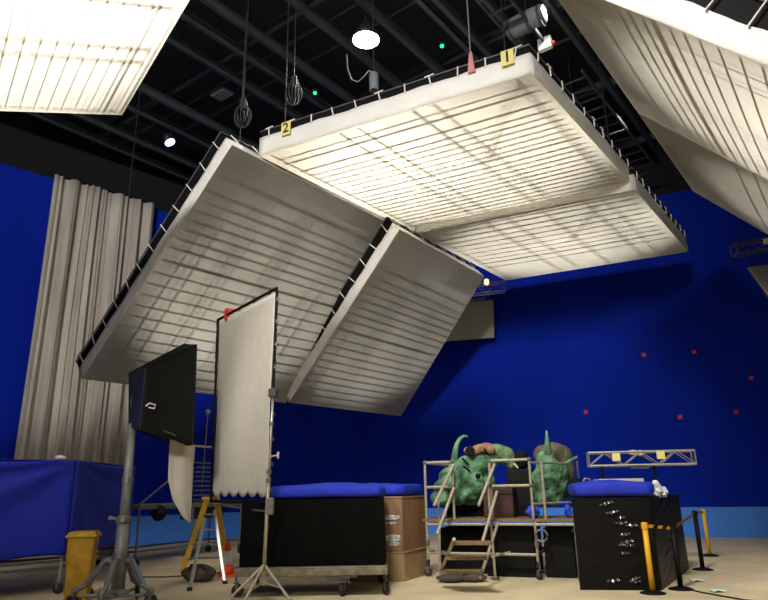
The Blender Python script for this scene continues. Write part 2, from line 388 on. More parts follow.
# bright work lamp
lp = G(366, 40, 12.3)
wl = thing('ceiling_lamp', lp, 'round ceiling lamp glowing warm white above the number card light box', 'lamp')
MB().lathe(lp, [(.10, .42), (.16, .40), (.30, .14), (.34, 0), (.32, 0), (.27, .12)], 28).build('lamp_shade', M['housing'], wl, smooth=True)
MB().lathe(lp, [(.02, -.06), (.20, -.05), (.33, 0), (.32, .04), (.05, .06)], 28).build('lens', M['bulb'], wl, smooth=True)
MB().tube(lp + Z * .4, V((lp.x, lp.y, 13.0)), .03).build('bracket', M['housing'], wl)
spot('work_lamp', lp - Z * .12, (lp.x, lp.y, 0), 900, 150, .8, .25, (1, .92, .78))
# cylinder lamp standing over the front skirt
cp = D(352 + 22, 84, 11.75)
cl = thing('hanging_cylinder_lamp', cp, 'pale grey cylinder lamp hanging over the front edge of the number card light box', 'lamp')
MB().lathe(cp - Z * .16, [(.095, 0), (.10, .02), (.10, .38), (.085, .42), (.03, .44)], 18).build('housing', M['duct'], cl, smooth=True)
MB().lathe(cp - Z * .17, [(.075, 0), (.085, .015)], 18).build('lens', M['black'], cl)
MB().path([cp + Z * .28, cp + Z * .34 + V((-.1, 0, 0)), cp + V((-.2, 0, .2)), cp + V((-.34, 0, .06)), cp + V((-.48, 0, .12)), cp + V((-.56, 0, .4)), cp + V((-.58, 0, .75))], .014, 6).build('power_cord', M['palecable'], cl, smooth=True)
MB().tube(cp + Z * .26, V((cp.x, cp.y, 13.0)), .014, 6).build('hanger', M['cable'], cl)
# hoists with coiled cable
def hoist(c, R, label, wire=True):
    t = thing('hanging_chain_hoist', c, label, 'hoist', 'cable hoists over the light boxes')
    MB().box(c + Z * .1, (.16, .14, .3), taper=.8).build('motor', M['housing'], t, bevel=.02)
    mb = MB()
    for k in range(5):
        a = k * .5; ax = V((math.cos(a), math.sin(a), 0)); rr = R * (1 - .06 * k)
        mb.path([c - Z * (R * .7) + ax * math.cos(2 * PI * i / 20) * rr * .62 + Z * math.sin(2 * PI * i / 20) * rr for i in range(20)], .018, 6, closed=True)
    mb.build('cable_coil', M['cable'], t, smooth=True)
    MB().tube(c + Z * .2, V((c.x, c.y, 13.0)), .011, 6).build('chain', M['cable'], t)
    MB().path([c + V((.03, 0, .25)), c + V((.08, 0, .15)), c + V((.12, 0, -.05)), c + V((.06, 0, -.35))], .012, 6).build('hook', M['palecable'], t, smooth=True)
    return t
h2 = PF(.12, .03, 0); hoist(V((h2.x, h2.y, 10.45)), .30, 'dark chain hoist with looped cable above number card 2')
hA = D(243, 108, 12.6); hoist(hA, .30, 'dark hoist with round cable coil above the upper corner of the left sloping light box')
pr = PF(.80, .0, 0); rg = thing('hanging_ribbon', V((pr.x, pr.y, 9.6)), 'pink ribbon hanging on a wire above the front light box', 'ribbon')
pr = D(471, 62, pr.y - .1); rg.location = pr
MB().grid(lambda u, v: pr + V(((u - .5) * (.05 + .1 * v), .03 * math.sin(u * 6), .22 - .45 * v)), 6, 8).build('cloth_strip', M['pink'], rg, smooth=True, solid=.006)
MB().tube(pr + Z * .2, V((pr.x, pr.y, 13.0)), .012, 6).build('wire', M['palecable'], rg)
# green LEDs and blue lamp
for (x, y), lb in (((442, 46), 'green glowing indicator light on the beams above the front light box'), ((315, 93), 'green glowing indicator light on the beams left of the bright lamp')):
    p = G(x, y, 12.95); t = thing('ceiling_indicator_light', p, lb, 'indicator light', 'green indicator lights in the roof')
    MB().box(p + Z * .07, (.14, .14, .1)).build('housing', M['housing'], t, bevel=.01); MB().ball(p, .055, 12).build('lens', M['led'], t, smooth=True)
p = G(170, 142.5, 12.4); t = thing('ceiling_spotlight', p, 'small tilted spotlight glowing cool white in the dark roof', 'lamp')
sx = (V((.85, 0, .5))).normalized(); sy = V((0, 1, 0)); sz = sx.cross(sy)
MB().lathe(p, [(.02, -.02), (.16, -.015), (.16, .02), (.02, .03)], 20, (sx, sy, sz)).build('lens', M['bluebulb'], t, smooth=True)
MB().lathe(p + sz * .04, [(.17, 0), (.15, .2), (.08, .3)], 20, (sx, sy, sz)).build('housing', M['housing'], t, smooth=True)
MB().tube(p + Z * .15, V((p.x, p.y, 13.0)), .02).build('bracket', M['housing'], t)
# fluorescent grille fitting
p = G(222, 95, 13.0); t = thing('ceiling_grille_light', p, 'small pale rectangular grille fitting high in the dark roof', 'light fitting')
MB().box(p + Z * .03, (.62, .42, .06), (N2, E2, Z)).build('frame', M['beam2'], t)
for i in range(4): MB().box(p - Z * .01 + E2 * (-.15 + .1 * i), (.56, .05, .02), (N2, E2, Z)).build('louvre', M['duct'], t)
# cable tray / catwalk running on the right side
def tray(w, z, wid, t0, t1, label, rail=.04):
    c = N2 * w + Z * z; t = thing('ceiling_cable_tray', c + E2 * ((t0 + t1) / 2), label, 'cable tray', 'cable trays in the roof')
    for s in (-1, 1): MB().box(c + N2 * (s * wid / 2) + E2 * ((t0 + t1) / 2), (.05, t1 - t0, .11), (N2, E2, Z)).build('side_rail', M['beam2'], t)
    n = int((t1 - t0) / .55)
    for i in range(n): MB().box(c + E2 * (t0 + (i + .5) * .55) - Z * .03, (wid, .06, .03), (N2, E2, Z)).build('rung', M['beam'], t)
    for k in (.1, .5, .9): MB().tube(c + E2 * (t0 + (t1 - t0) * k), c + E2 * (t0 + (t1 - t0) * k) + Z * (13.4 - z), .012, 6).build('hanger', M['cable'], t)
tray(-5.25, 12.3, .6, 10.2, 13.4, 'short ladder-shaped cable tray in the roof beside the pale duct')
tray(-5.15, 12.0, 1.25, 14.6, 23.5, 'long ladder-shaped cable tray between the overhead and right sloping light boxes')
p = G(527, 22, 12.4)
t = thing('ceiling_duct', p, 'pale grey round duct in the roof above number card 1', 'duct')
dk = G(528, 10, 12.4); MB().path([p - N2 * .5, p - N2 * .2 + Z * .02, p + N2 * .2 + Z * .03, p + N2 * .42], .24, 16).build('pipe', M['duct'], t, smooth=True)
for s in (-.42, .05, .36): MB().path([p + N2 * s - N2 * .03, p + N2 * s + N2 * .03], .262, 16).build('band', M['beam2'], t)
MB().tube(p + Z * .2, V((p.x, p.y, 13.1)), .02).build('hanger', M['cable'], t)
p = G(545, 44, 12.2); t = thing('ceiling_junction_box', p, 'white square box hanging in the roof right of number card 1', 'junction box')
MB().box(p, (.34, .14, .34), (N2, E2, Z)).build('body', M['skirt'], t, bevel=.015); MB().tube(p + N2 * .17 - Z * .02, p + N2 * .25 - Z * .1, .05, 10).build('plug', M['red'], t)
MB().tube(p + Z * .1, V((p.x, p.y, 13.0)), .02).build('bracket', M['cable'], t)
# trusses further back
def truss_at(a, b, h, w, label, cards=(), hangs=None, stands=(), mt='alu'):
    d = (b - a).normalized(); sd = d.cross(Z).normalized(); L = (b - a).length
    t = thing('hanging_truss' if hangs else 'truss_section', (a + b) / 2, label, 'truss')
    ch = []
    for y in (0, 1):
        for zz in (0, 1): MB().tube(a + sd * (y * w) + Z * (zz * h), b + sd * (y * w) + Z * (zz * h), .025, 8).build('chord', M[mt], t)
    n = max(2, round(L / .33))
    for y in (0, 1):
        for i in range(n):
            p_ = a + d * (L * (i + (i % 2 == 1) * 0) / n); q_ = a + d * (L * (i + 1) / n)
            z0, z1 = (0, h) if i % 2 == 0 else (h, 0)
            MB().tube(p_ + sd * (y * w) + Z * z0, q_ + sd * (y * w) + Z * z1, .012, 6).build('brace', M[mt], t)
    for e in (a, b):
        for y in (0, 1): MB().tube(e + sd * (y * w), e + sd * (y * w) + Z * h, .018, 6).build('end_bar', M[mt], t)
        for zz in (0, 1): MB().tube(e + Z * (zz * h), e + sd * w + Z * (zz * h), .018, 6).build('end_bar', M[mt], t)
    for k, zz in cards:
        q = a + d * (L * k) + Z * zz; o_ = -sd if sd.dot(CAM - q) < 0 else sd
        q = q + (o_ * .035 if o_.dot(sd) < 0 else sd * (w + .035))
        MB().box(q, (.16, .012, .16), (d, sd, Z)).build('tag_card', M['card'], t)
    for k in (hangs or ()):
        q = a + d * (L * k) + Z * h + sd * (w / 2); MB().tube(q, V((q.x, q.y, 13.0)), .012, 6).build('hanger', M['cable'], t)
    return t, d, sd, L
ta, tb = D(588, 466.5, 14.25), D(693, 466.5, 13.9); tb.z = ta.z
ts, d_, s_, L_ = truss_at(ta, tb, .27, .27, 'aluminium truss section with two pale yellow cards above the black wrapped crate', ((.26, .17), (.68, .19)))
for k in (.12, .62):
    q = ta + d_ * (L_ * k) + s_ * .145
    MB().tube(q, V((q.x, q.y, .02)), .03, 8).box((q.x, q.y, .012), (.5, .5, .024)).build('support_leg', M['black'], ts)
MB().ball(ta + d_ * (L_ * .45) + Z * .27, (.12, .05, .05), 10, jit=.2).ball(ta + d_ * (L_ * .52) + Z * .25, (.09, .05, .06), 10, jit=.3).build('clamp', M['skirt'], ts, smooth=True)
MB().box(ta + d_ * (L_ * .5) - Z * .05, (.36, .06, .03), (d_, s_, Z)).build('bracket', M['steel_dull'], ts)
a, b = D(732, 257, 17), D(800, 246, 17.0)
truss_at(a, b, .30, .3, 'short dim truss with a yellow card hanging at the far right', ((.42, .2),), hangs=(.3, .8), mt='steel_dull')
a, b = D(506, 290, 22.6), D(470, 294, 22.6)
tt_, *_ = truss_at(a, b, .36, .3, 'short truss end showing under the far corner of the overhead light box', (), hangs=(.3,))
q = D(486.5, 282, 22.5); MB().lathe(q, [(.03, -.12), (.09, -.08), (.09, .08), (.04, .12)], 12).build('small_lamp', M['warmbulb'], tt_, smooth=True)
# grey flags
def flag(pts, thick, label, hang, mt='panelgrey'):
    pts = [V(p) for p in pts]; n = (pts[1] - pts[0]).cross(pts[2] - pts[0]).normalized(); c = sum(pts, V()) / len(pts)
    t = thing('hanging_flag', c, label, 'flag')
    MB().prism(pts, n * thick).build('panel', M[mt], t, bevel=.01)
    for k in range(len(pts)):
        MB().tube(pts[k] + n * thick / 2, pts[(k + 1) % len(pts)] + n * thick / 2, .025, 6).build('frame_tube', M['steel_dull'], t)
    for k in hang: MB().tube(pts[k], V((pts[k].x, pts[k].y, 13.0)), .014, 6).build('hanger', M['cable'], t)
    return t
fg = flag([D(432, 303, 23.9), D(493, 300, 23.5), D(494, 337, 23.5), D(432, 342, 23.9)], .06, 'grey rectangular flag on the blue wall beside the sloping light box corner', (0, 1))
MB().tube(D(462, 301, 23.6), D(485, 298.5, 23.4), .04, 8).build('top_bar', M['duct'], fg)
flag([D(748, 267, 17), D(810, 259, 17.5), D(825, 310, 15.6), D(788, 322, 15.2)], .08, 'pale grey flag corner at the far right below the dim truss', (0, 1), 'skirt')
# red tracking marks
bn = V((BD.y, -BD.x, 0)); bn = bn if bn.dot(CAM - BA) > 0 else -bn
for (x, y), lb in (((644, 355), 'red tape mark on the blue wall, left of the upper two'), ((694, 352), 'red tape mark on the blue wall, right of the upper two'),
                   ((751, 378), 'red tape mark highest up at the far right of the blue wall'), ((586, 412), 'red tape mark alone low on the blue wall above the green prop'),
                   ((680, 417), 'red tape mark on the blue wall, lowest of all, above the truss'), ((736, 412), 'red tape mark on the blue wall below the far right one')):
    p = HIT((x, y), BA, bn) + bn * .012
    ux = BD
    MB().box(p, (.17, .012, .05), ((ux + Z).normalized(), bn, (Z - ux).normalized())).box(p, (.17, .012, .05), ((Z - ux).normalized(), bn, (ux + Z).normalized())).build('wall_tape_mark', M['redmark'], loc=p)
    o = COL.objects[-1]; tag(o, lb, 'tape mark', 'red tape marks on the blue wall')

# ------------------------------------------------------------------ grey drape
ln = V((LD.y, -LD.x, 0))
def dr(u, v):
    s = -3.85 + 3.5 * u; spread = 1 + .02 * v
    ph = u * 2 * PI * 13
    dep = .2 + (.13 * math.sin(ph * .42 + 1.6 * math.sin(u * 7)) + .075 * math.sin(ph * .93 + 2.4 * math.sin(u * 17) + v * .5) + .028 * math.sin(ph * 2.3 + 2 * math.sin(u * 29))) * (.55 + .45 * v)
    z = 11.72 - 11.66 * v
    return LA + LD * (s + .02 * math.sin(v * 5 + u * 9)) + ln * (dep + .12) + Z * z
dp = thing('hanging_drape', LA + LD * -2.1 + ln * .2, 'tall pleated grey drape hanging against the blue wall', 'drape')
MB().grid(dr, 220, 16).build('fabric', M['curtain'], dp, smooth=True, solid=.01)
MB().tube(LA + LD * -3.9 + ln * .28 + Z * 11.74, LA + LD * -.3 + ln * .28 + Z * 11.74, .03).build('rail', M['black'], dp)

# ------------------------------------------------------------------ casters
def caster_mb(c, r=.09, top=.28, ang=0.0, mbs=None):
    """returns (wheel, fork) builders for a swivel caster touching the floor under c"""
    c = V((c.x, c.y, 0)); d = V((math.cos(ang), math.sin(ang), 0)); s = V((-d.y, d.x, 0)); wc = c + Z * r
    w = MB().lathe(wc - s * .022, [(r * .35, -.006), (r * .4, 0), (r * .92, 0), (r, .008), (r, .036), (r * .92, .044), (r * .4, .044), (r * .35, .05)], 18, (d, Z, s))
    f = MB()
    for k in (-1, 1): f.box(wc + s * (k * .035) + Z * (r * .5) - d * .015, (.05, .006, r * 1.35), (d, s, Z))
    f.box(wc + Z * (r * 1.15) - d * .03, (.09, .085, .012), (d, s, Z)); f.tube(wc + Z * (r * 1.15) - d * .03, c + Z * top - d * .03, .016, 8)
    return w, f
def caster(root, c, r=.09, top=.28, ang=0.0):
    w, f = caster_mb(c, r, top, ang)
    fo = f.build('caster', M['steel_dull'], root); w.build('wheel', M['rubber'], fo, smooth=False); return fo

# ------------------------------------------------------------------ blue covered trolley (left)
hem, top = .60, 2.2
N0 = G(65, 556, hem); Rr = G(128, 543, hem); Lf = G(0, 561, hem)
dR = V((Rr.x - N0.x, Rr.y - N0.y, 0)); lenR = dR.length; dR.normalize()
dL = V((Lf.x - N0.x, Lf.y - N0.y, 0)).normalized(); lenL = 3.0
n0 = V((N0.x, N0.y, 0))
tr = thing('rolling_platform', n0 + dR * lenR / 2 + dL * lenL / 2, 'low steel rolling platform under the big blue cloth by the yellow bin', 'trolley')
cor = [n0, n0 + dR * lenR, n0 + dR * lenR + dL * lenL, n0 + dL * lenL]
cenT = sum(cor, V()) / 4
ins = [c.lerp(cenT, .06) for c in cor]
for i in range(4):
    for z in (.42, .52):
        MB().tube(ins[i] + Z * z, ins[(i + 1) % 4] + Z * z, .024).build('rail', M['steel_dull'], tr)
    MB().tube(ins[i] + Z * .16, ins[i] + Z * 2.12, .028).build('post', M['galv'], tr)
    caster(tr, ins[i], .09, .3, i)
mid = ins[0].lerp(ins[3], .42); caster(tr, mid, .1, .45, .5)
for i in range(4): MB().tube(ins[i] + Z * 2.12, ins[(i + 1) % 4] + Z * 2.12, .028).build('top_rail', M['galv'], tr)
MB().prism([c + Z * 2.13 for c in ins], Z * .03).build('deck', M['ply'], tr)
cc = MB()
Pm = [n0 + dL * lenL, n0, n0 + dR * lenR, n0 + dR * lenR + dL * lenL]
def side(a, b, seed, ph=0):
    nrm = (b - a).cross(Z).normalized()
    if nrm.dot(a - cenT) < 0: nrm = -nrm
    def fn(u, v):
        e = min(u, 1 - u)
        w = math.sin(u * 7.0 + seed) * .05 + math.sin(u * 17 + seed * 2 + v * 2) * .02
        # drag folds radiating from the near corner
        fold = .05 * math.sin(9 * math.atan2(v * 1.6 + .02, (u if ph else 1 - u) + .05)) * min(1, e * 5)
        bow = w * v * min(1, e * 5) + fold * (1 - .4 * v)
        zt = top - .05 * math.sin(PI * u) + (.05 if False else 0)
        z = zt + (hem + .03 * math.sin(u * 9 + seed) - zt) * v
        return a.lerp(b, u) + nrm * (.03 + bow) * (1 if e > 0 else .6) + Z * z
    return fn
for i, (a, b) in enumerate(((Pm[0], Pm[1]), (Pm[1], Pm[2]), (Pm[2], Pm[3]), (Pm[3], Pm[0]))): cc.grid(side(a, b, i * 1.7, i == 1), 40, 24)
def topf(u, v):
    p = Pm[0].lerp(Pm[1], u).lerp(Pm[3].lerp(Pm[2], u), v); return p + Z * (2.185 + .015 * math.sin(u * 9) * math.sin(v * 7))
cc.grid(topf, 20, 20)
o = cc.build('cloth_cover', M['bluecloth'], loc=cenT + Z * hem, smooth=True, solid=.012); tag(o, 'royal blue cloth draped over the tall platform beside the yellow bin', 'cloth')
p = D(60, 461, 11.9); o = MB().ball(V((p.x, p.y, 2.25)), (.11, .08, .045), 14, jit=.15).build('white_bundle', M['skirt'], loc=V((p.x, p.y, 2.2)), smooth=True); tag(o, 'small white bundle lying on top of the blue cloth', 'bundle')

# ------------------------------------------------------------------ yellow wheelie bin
p = G(77, 600); bc = V((p.x, p.y, 0)); bh = D(78, 533, p.y).z
bi = thing('wheelie_bin', bc, 'tall yellow bin standing in front of the blue cloth', 'bin')
bx, by = V((.97, .25, 0)), V((-.25, .97, 0))
MB().box(bc + Z * (.06 + (bh - .10) / 2), (.34, .36, bh - .10), (bx, by, Z), taper=1.22).build('body', M['binyellow'], bi, bevel=.03)
MB().box(bc + Z * (bh - .04), (.48, .50, .05), (bx, by, Z)).build('rim', M['binyellow'], bi, bevel=.02)
MB().box(bc + Z * (bh + .005), (.45, .47, .05), (bx, by, Z), taper=.85).build('lid', M['binyellow'], bi, bevel=.02)
for s in (-1, 1):
    w, f = caster_mb(bc + bx * (.15 * s) + by * .2, .07, .1, 1.4); w.build('wheel', M['rubber'], bi)
    MB().box(bc + bx * (.13 * s) - by * .14 + Z * .035, (.06, .06, .07)).build('foot', M['binyellow'], bi)

# ------------------------------------------------------------------ black octagonal softbox on its roller stand
sb = G(116, 606); sbase = V((sb.x, sb.y, 0))
stt = D(132.5, 424, 10.75)
st = thing('roller_stand', sbase, 'heavy grey roller stand with blue straps carrying the black softbox', 'stand')
ptop = V((stt.x, stt.y, stt.z))
def along(k): return (sbase + Z * .22).lerp(ptop, k)
MB().tube(along(0), along(.42), .10, 16, .095).build('pole', M['grey_paint'], st, smooth=True)
MB().tube(along(.40), along(1), .075, 16, .065).build('pole', M['grey_paint'], st, smooth=True)
for k, r in ((.38, .125), (.62, .088), (.17, .125)):
    MB().path([along(k), along(k + .035)], r, 16).build('collar', M['steel_dull'], st)
MB().tube(along(.40) - V((.04, .05, 0)), along(.40) + V((-.16, -.1, .03)), .02, 8).ball(along(.40) + V((-.17, -.1, .03)), .035, 10).build('lock_knob', M['grey_paint'], st)
for i, a in enumerate((-2.85, -.35, -1.55, 1.45)):
    d = V((math.cos(a), math.sin(a), 0)); r = .62
    MB().path([along(.16) + d * .06, along(.165) + d * .22, sbase + d * (r - .16) + Z * .30, sbase + d * r + Z * .24, sbase + d * r + Z * .17], .042, 10).build('leg', M['grey_paint'], st, smooth=True)
    MB().tube(sbase + Z * .14 + d * .07, sbase + d * (r - .1) + Z * .17, .026, 8).build('brace', M['grey_paint'], st)
    caster(st, sbase + d * r, .095, .26, a + .6)
    if i < 2: MB().box((along(.165) + d * .22 + sbase + d * (r - .16) + Z * .30) / 2 + Z * .03, ((along(.165) + d * .22 - sbase - d * (r - .16) - Z * .30).length, .09, .012), ((sbase + d * (r - .16) + Z * .30 - along(.165) - d * .22).normalized(), V((-d.y, d.x, 0)), (sbase + d * (r - .16) + Z * .30 - along(.165) - d * .22).normalized().cross(V((-d.y, d.x, 0))))).build('strap', M['bluestrap'], st)
MB().lathe(sbase + Z * .12, [(.09, 0), (.17, .01), (.17, .08), (.10, .12)], 18).build('hub', M['grey_paint'], st)
# the box
ax = V((.706, .708, 0)); sd = V((-.708, .706, 0)); up = Z
nb0 = D(141, 430, 10.4); nb1 = D(141, 368, 10.4); nb1.x, nb1.y = nb0.x, nb0.y
nf0 = HIT((192.5, 444.5), nb0, sd); nf1 = HIT((196, 345), nb0, sd)
bkW, frW = .62, 1.0
bk = (nb0 + nb1) / 2 + sd * bkW / 2
sx_ = thing('softbox_light', bk, 'black pyramid-shaped softbox mounted on the grey roller stand', 'softbox')
r0 = [nb0, nb1, D(130, 373, nb0.y + .42), D(130, 428, nb0.y + .42)]
ex = sd * ((frW - bkW) * .3)
r1 = [nf0, nf1, D(185, 344, nf0.y + .75), D(182.5, 447, nf0.y + .75)]
fcen = sum(r1, V()) / 4
def fab(u, v):
    k = u * 4; i = int(min(k, 3.9999)); f = k - i
    a, b = r0[i].lerp(r0[(i + 1) % 4], f), r1[i].lerp(r1[(i + 1) % 4], f)
    p = a.lerp(b, v); c = bk.lerp(fcen, v)
    q = math.sin(PI * f) * math.sin(PI * v) * .07 + .016 * math.sin(f * 21 + v * 6 + i) * math.sin(PI * f) * math.sin(PI * v)
    return p + (c - p) * q
MB().grid(fab, 96, 16).build('shell', M['blackcloth'], sx_, solid=.01, smooth=True)
MB().path(r1, .022, 8, closed=True).build('rim', M['black'], sx_)
for i in range(4): MB().tube(r0[i], r1[i], .016, 6).build('rod', M['black'], sx_)
MB().prism([p - ax * .03 for p in r0], ax * .03).build('back_plate', M['plate_blue'], sx_, bevel=.01)
MB().prism([p.lerp(fcen, .06) - ax * .05 for p in r1], ax * .01).build('front_diffuser', M['scrim'], sx_)
q = nb0.lerp(nb1, .38) - sd * .03 + ax * .03
MB().path([q, q + ax * .06 + Z * .05, q + ax * .16 + Z * .03, q + ax * .15 - Z * .03, q + ax * .05 - Z * .02], .012, 6).build('buckle', M['skirt'], sx_)
MB().tube(nb0.lerp(nf0, .42) + Z * .09 - sd * .0, nb0.lerp(nf0, .66) + Z * .07, .010, 6).build('piping', M['steel_dull'], sx_)
MB().tube(V((ptop.x, ptop.y, nb0.z - .12)), V((ptop.x, ptop.y, bk.z + .05)), .05, 12).box(V((ptop.x, ptop.y, bk.z)), (.1, .1, .2)).build('yoke', M['housing'], sx_)
# cloth hanging from its rim
fz = [D(170, 432, 11.25), D(194, 432, 11.55), D(190, 523, 11.5), D(182, 517, 11.4), D(172, 500, 11.25), D(167.5, 480, 11.2)]
def flap(u, v):
    l = [fz[0], fz[5], fz[4], fz[3], fz[2]]; k = v * 4; i = int(min(k, 3.999)); L_ = l[i].lerp(l[i + 1], k - i)
    R_ = fz[1].lerp(fz[2], v); p = L_.lerp(R_, u); return p + V((0, .04 * math.sin(u * 6 + v * 3), 0))
MB().grid(flap, 10, 20).build('hanging_flap', M['scrim'], sx_, smooth=True, solid=.008)
tag(sx_.children[-1], 'loose white diffusion cloth hanging from the rim')

# ------------------------------------------------------------------ tall scrim on a stand
TR_, BR_, TL_, BL_ = D(277, 288, 10.75), D(269, 503, 10.75), D(218, 320, 12.5), D(211, 501, 12.5)
sc = thing('diffusion_scrim', (BR_ + BL_) / 2, 'tall white scrim in a thin black frame beside the black softbox', 'scrim')
def scf(u, v):
    p = TL_.lerp(TR_, .025 + u * .95).lerp(BL_.lerp(BR_, .025 + u * .95), .018 + v * .962)
    n = V((.79, .61, 0)); sc_ = abs(math.sin(u * PI * 6)) * .05 * max(0, (v - .93) / .07)
    return p + n * (.02 * math.sin(u * 9 + v * 3) * math.sin(PI * v)) + Z * (.09 * max(0, (v - .93) / .07) - sc_ * 1.6)
MB().grid(scf, 48, 40).build('scrim_cloth', M['scrim'], sc, smooth=True, solid=.004)
for a, b in ((TL_, TR_), (TR_, BR_), (BR_, BL_), (BL_, TL_)): MB().tube(a, b, .027, 8).build('frame_tube', M['black'], sc)
def mini(p, q, n, nm):
    for i in range(n): c = p.lerp(q, (i + .5) / n); MB().path([c + V((0, 0, -.03)), c + V((.02, .01, 0)), c + V((0, 0, .03))], .031, 8).build(nm, M['steel_dull'], sc)
mini(TR_, BR_, 9, 'tie'); mini(TL_, TR_, 4, 'tie')
q = TL_.lerp(TR_, .17)
MB().box(q + Z * .02, (.10, .05, .24), (V((.8, -.6, 0)), V((.6, .8, 0)), Z)).box(q + Z * .02 + V((.05, 0, .09)), (.2, .05, .05)).box(q + Z * .0 + V((.06, 0, -.08)), (.14, .05, .05)).build('clamp', M['red'], sc, bevel=.01)
# its stand
at = D(273, 393, 10.68); fb = D(262.5, 560, 10.55); fb = V((fb.x, fb.y, 0))
s2 = thing('scrim_stand', fb, 'tripod stand of bright steel tube holding up the tall white scrim', 'stand')
jl = D(264, 570, fb.y)
def al(k): return jl.lerp(at, k)
MB().tube(al(0), al(.5), .030, 12).build('pole', M['galv'], s2, smooth=True); MB().tube(al(.48), al(1), .022, 12).build('pole', M['alu'], s2, smooth=True)
for k in (.0, .47, .52, .80): MB().path([al(k), al(min(1, k + .025))], .042, 12).build('collar', M['steel_dull'], s2)
MB().tube(al(.62), al(.62) + V((.14, -.03, .02)), .014, 8).box(al(.62) + V((.14, -.03, .02)), (.03, .03, .1)).build('knob', M['galv'], s2)
MB().box(al(1), (.14, .12, .14)).tube(al(1), TR_.lerp(BR_, .487), .03).build('clamp_head', M['housing'], s2, bevel=.02)
for a_ in (3.45, 4.35, 5.9):
    f = fb + V((math.cos(a_) * .52, math.sin(a_) * .52, .03))
    MB().tube(al(.03), f, .022, 8).build('leg', M['galv'], s2); MB().ball(f, .03, 10).build('foot', M['rubber'], s2)
    MB().tube(jl - Z * .18, jl.lerp(f, .55), .012, 6).build('strut', M['galv'], s2)
MB().tube(jl, jl - Z * .22, .026, 10).build('pole', M['galv'], s2)
q = al(.31)
MB().tube(BL_.lerp(BR_, .1) - Z * .06, q, .016, 8).build('arm', M['steel_dull'], s2)
MB().box(q + V((.05, 0, .08)), (.12, .08, .26)).build('arm_clamp', M['steel_dull'], s2, bevel=.02)

# ------------------------------------------------------------------ yellow step ladder
lt = D(211, 500, 13.0); 
ld = thing('step_ladder', V((lt.x, lt.y, 0)), 'yellow step ladder with a silver leg standing left of the traffic cone', 'ladder')
fa, fb_ = G(182, 572), G(228, 571)
ta_, tb_ = lt + V((-.09, .05, .02)), lt + V((.09, .05, .02))
sdir = (fb_ - fa).normalized()
for p_, q_ in ((ta_, fa), (tb_, fb_)):
    dd = (p_ - q_).normalized(); MB().box((p_ + q_) / 2, (.11, .05, (p_ - q_).length), (sdir, dd.cross(sdir), dd)).build('yellow_rail', M['ladder'], ld, bevel=.008)
sf, sg = G(189.5, 591), G(225, 584)
for p_, q_ in ((ta_ + V((0, -.1, -.35)), sf), (tb_ + V((0, -.1, -.2)), sg)):
    dd = (p_ - q_).normalized(); MB().box((p_ + q_) / 2, (.06, .03, (p_ - q_).length), (sdir, dd.cross(sdir), dd)).build('silver_rail', M['alu'], ld, bevel=.005); MB().box(q_ + Z * .03, (.08, .06, .06)).build('foot', M['rubber'], ld)
for k in (.2, .4, .6, .8):
    a_, b_ = ta_.lerp(fa, k), tb_.lerp(fb_, k); MB().box((a_ + b_) / 2, ((b_ - a_).length, .08, .03), ((b_ - a_).normalized(), V((0, 1, 0)), Z)).build('step', M['steel_dull'], ld)
MB().box(lt + Z * .03, (.30, .22, .06)).build('top_cap', M['ladder'], ld, bevel=.015)
# brown kit bag
p = G(195, 583); c = V((p.x + .02, p.y + .15, 0))
bg = thing('kit_bag', c, 'dark brown kit bag lying on the floor under the yellow ladder', 'bag')
MB().ball(c + Z * .15, (.33, .20, .16), 20, jit=.06).build('body', M['brownbag'], bg, smooth=True)
MB().path([c + V((-.15, -.16, .22)), c + V((-.1, -.22, .32)), c + V((.1, -.22, .32)), c + V((.15, -.16, .22))], .015, 6).build('handle', M['dark'], bg)
# traffic cone
p = G(227, 576); c = V((p.x, p.y, 0)); ch = D(227.5, 541, p.y).z
cn = thing('traffic_cone', c, 'orange and white traffic cone beside the yellow ladder', 'cone')
MB().box(c + Z * .02, (.36, .36, .04), (V((.9, .4, 0)).normalized(), V((-.4, .9, 0)).normalized(), Z)).build('base', M['orange'], cn, bevel=.015)
def cr(z): return .15 + (.035 - .15) * (z / ch)
for z0, z1, mt_, nm in ((.04, ch * .34, 'orange', 'lower_band'), (ch * .34, ch * .72, 'whiteband', 'reflective_sleeve'), (ch * .72, ch, 'orange', 'tip')):
    e = .006 if mt_ == 'whiteband' else 0
    MB().lathe(c, [(cr(z0) + e, z0), (cr(z1) + e, z1)], 24).build(nm, M[mt_], cn, smooth=True)

# ------------------------------------------------------------------ steel access platform behind the ladder
q1, q2 = G(143, 567), G(212, 557); q1.z = q2.z = 0
pd = (q2 - q1).normalized(); pn = V((-pd.y, pd.x, 0)); 
ap = thing('access_platform', (q1 + q2) / 2, 'steel rolling access platform with rungs behind the white scrim', 'platform')
ql = q1 - pd * .25; qr = q2 + pd * 1.1; dz = D(140, 505, q1.y).z
cs = [ql, qr, qr + pn * 1.1, ql + pn * 1.1]
for i, c in enumerate(cs):
    MB().tube(c + Z * .18, c + Z * dz, .026).build('post', M['steel_dull'], ap); caster(ap, c, .1, .3, i * 1.3)
mid_ = ql.lerp(qr, .48)
MB().tube(mid_ + Z * .18, mid_ + Z * dz, .026).build('post', M['steel_dull'], ap); caster(ap, mid_, .1, .3, .4)
for i in range(4):
    for z in (.34, dz - .08): MB().tube(cs[i] + Z * z, cs[(i + 1) % 4] + Z * z, .024).build('rail', M['steel_dull'], ap)
MB().prism([c + Z * (dz - .04) for c in cs], Z * .05).build('deck', M['plate'], ap)
MB().box(mid_.lerp(qr, .3) + pn * .2 + Z * (dz - .25), (1.4, .2, .28), (pd, pn, Z)).build('side_beam', M['rubber'], ap)
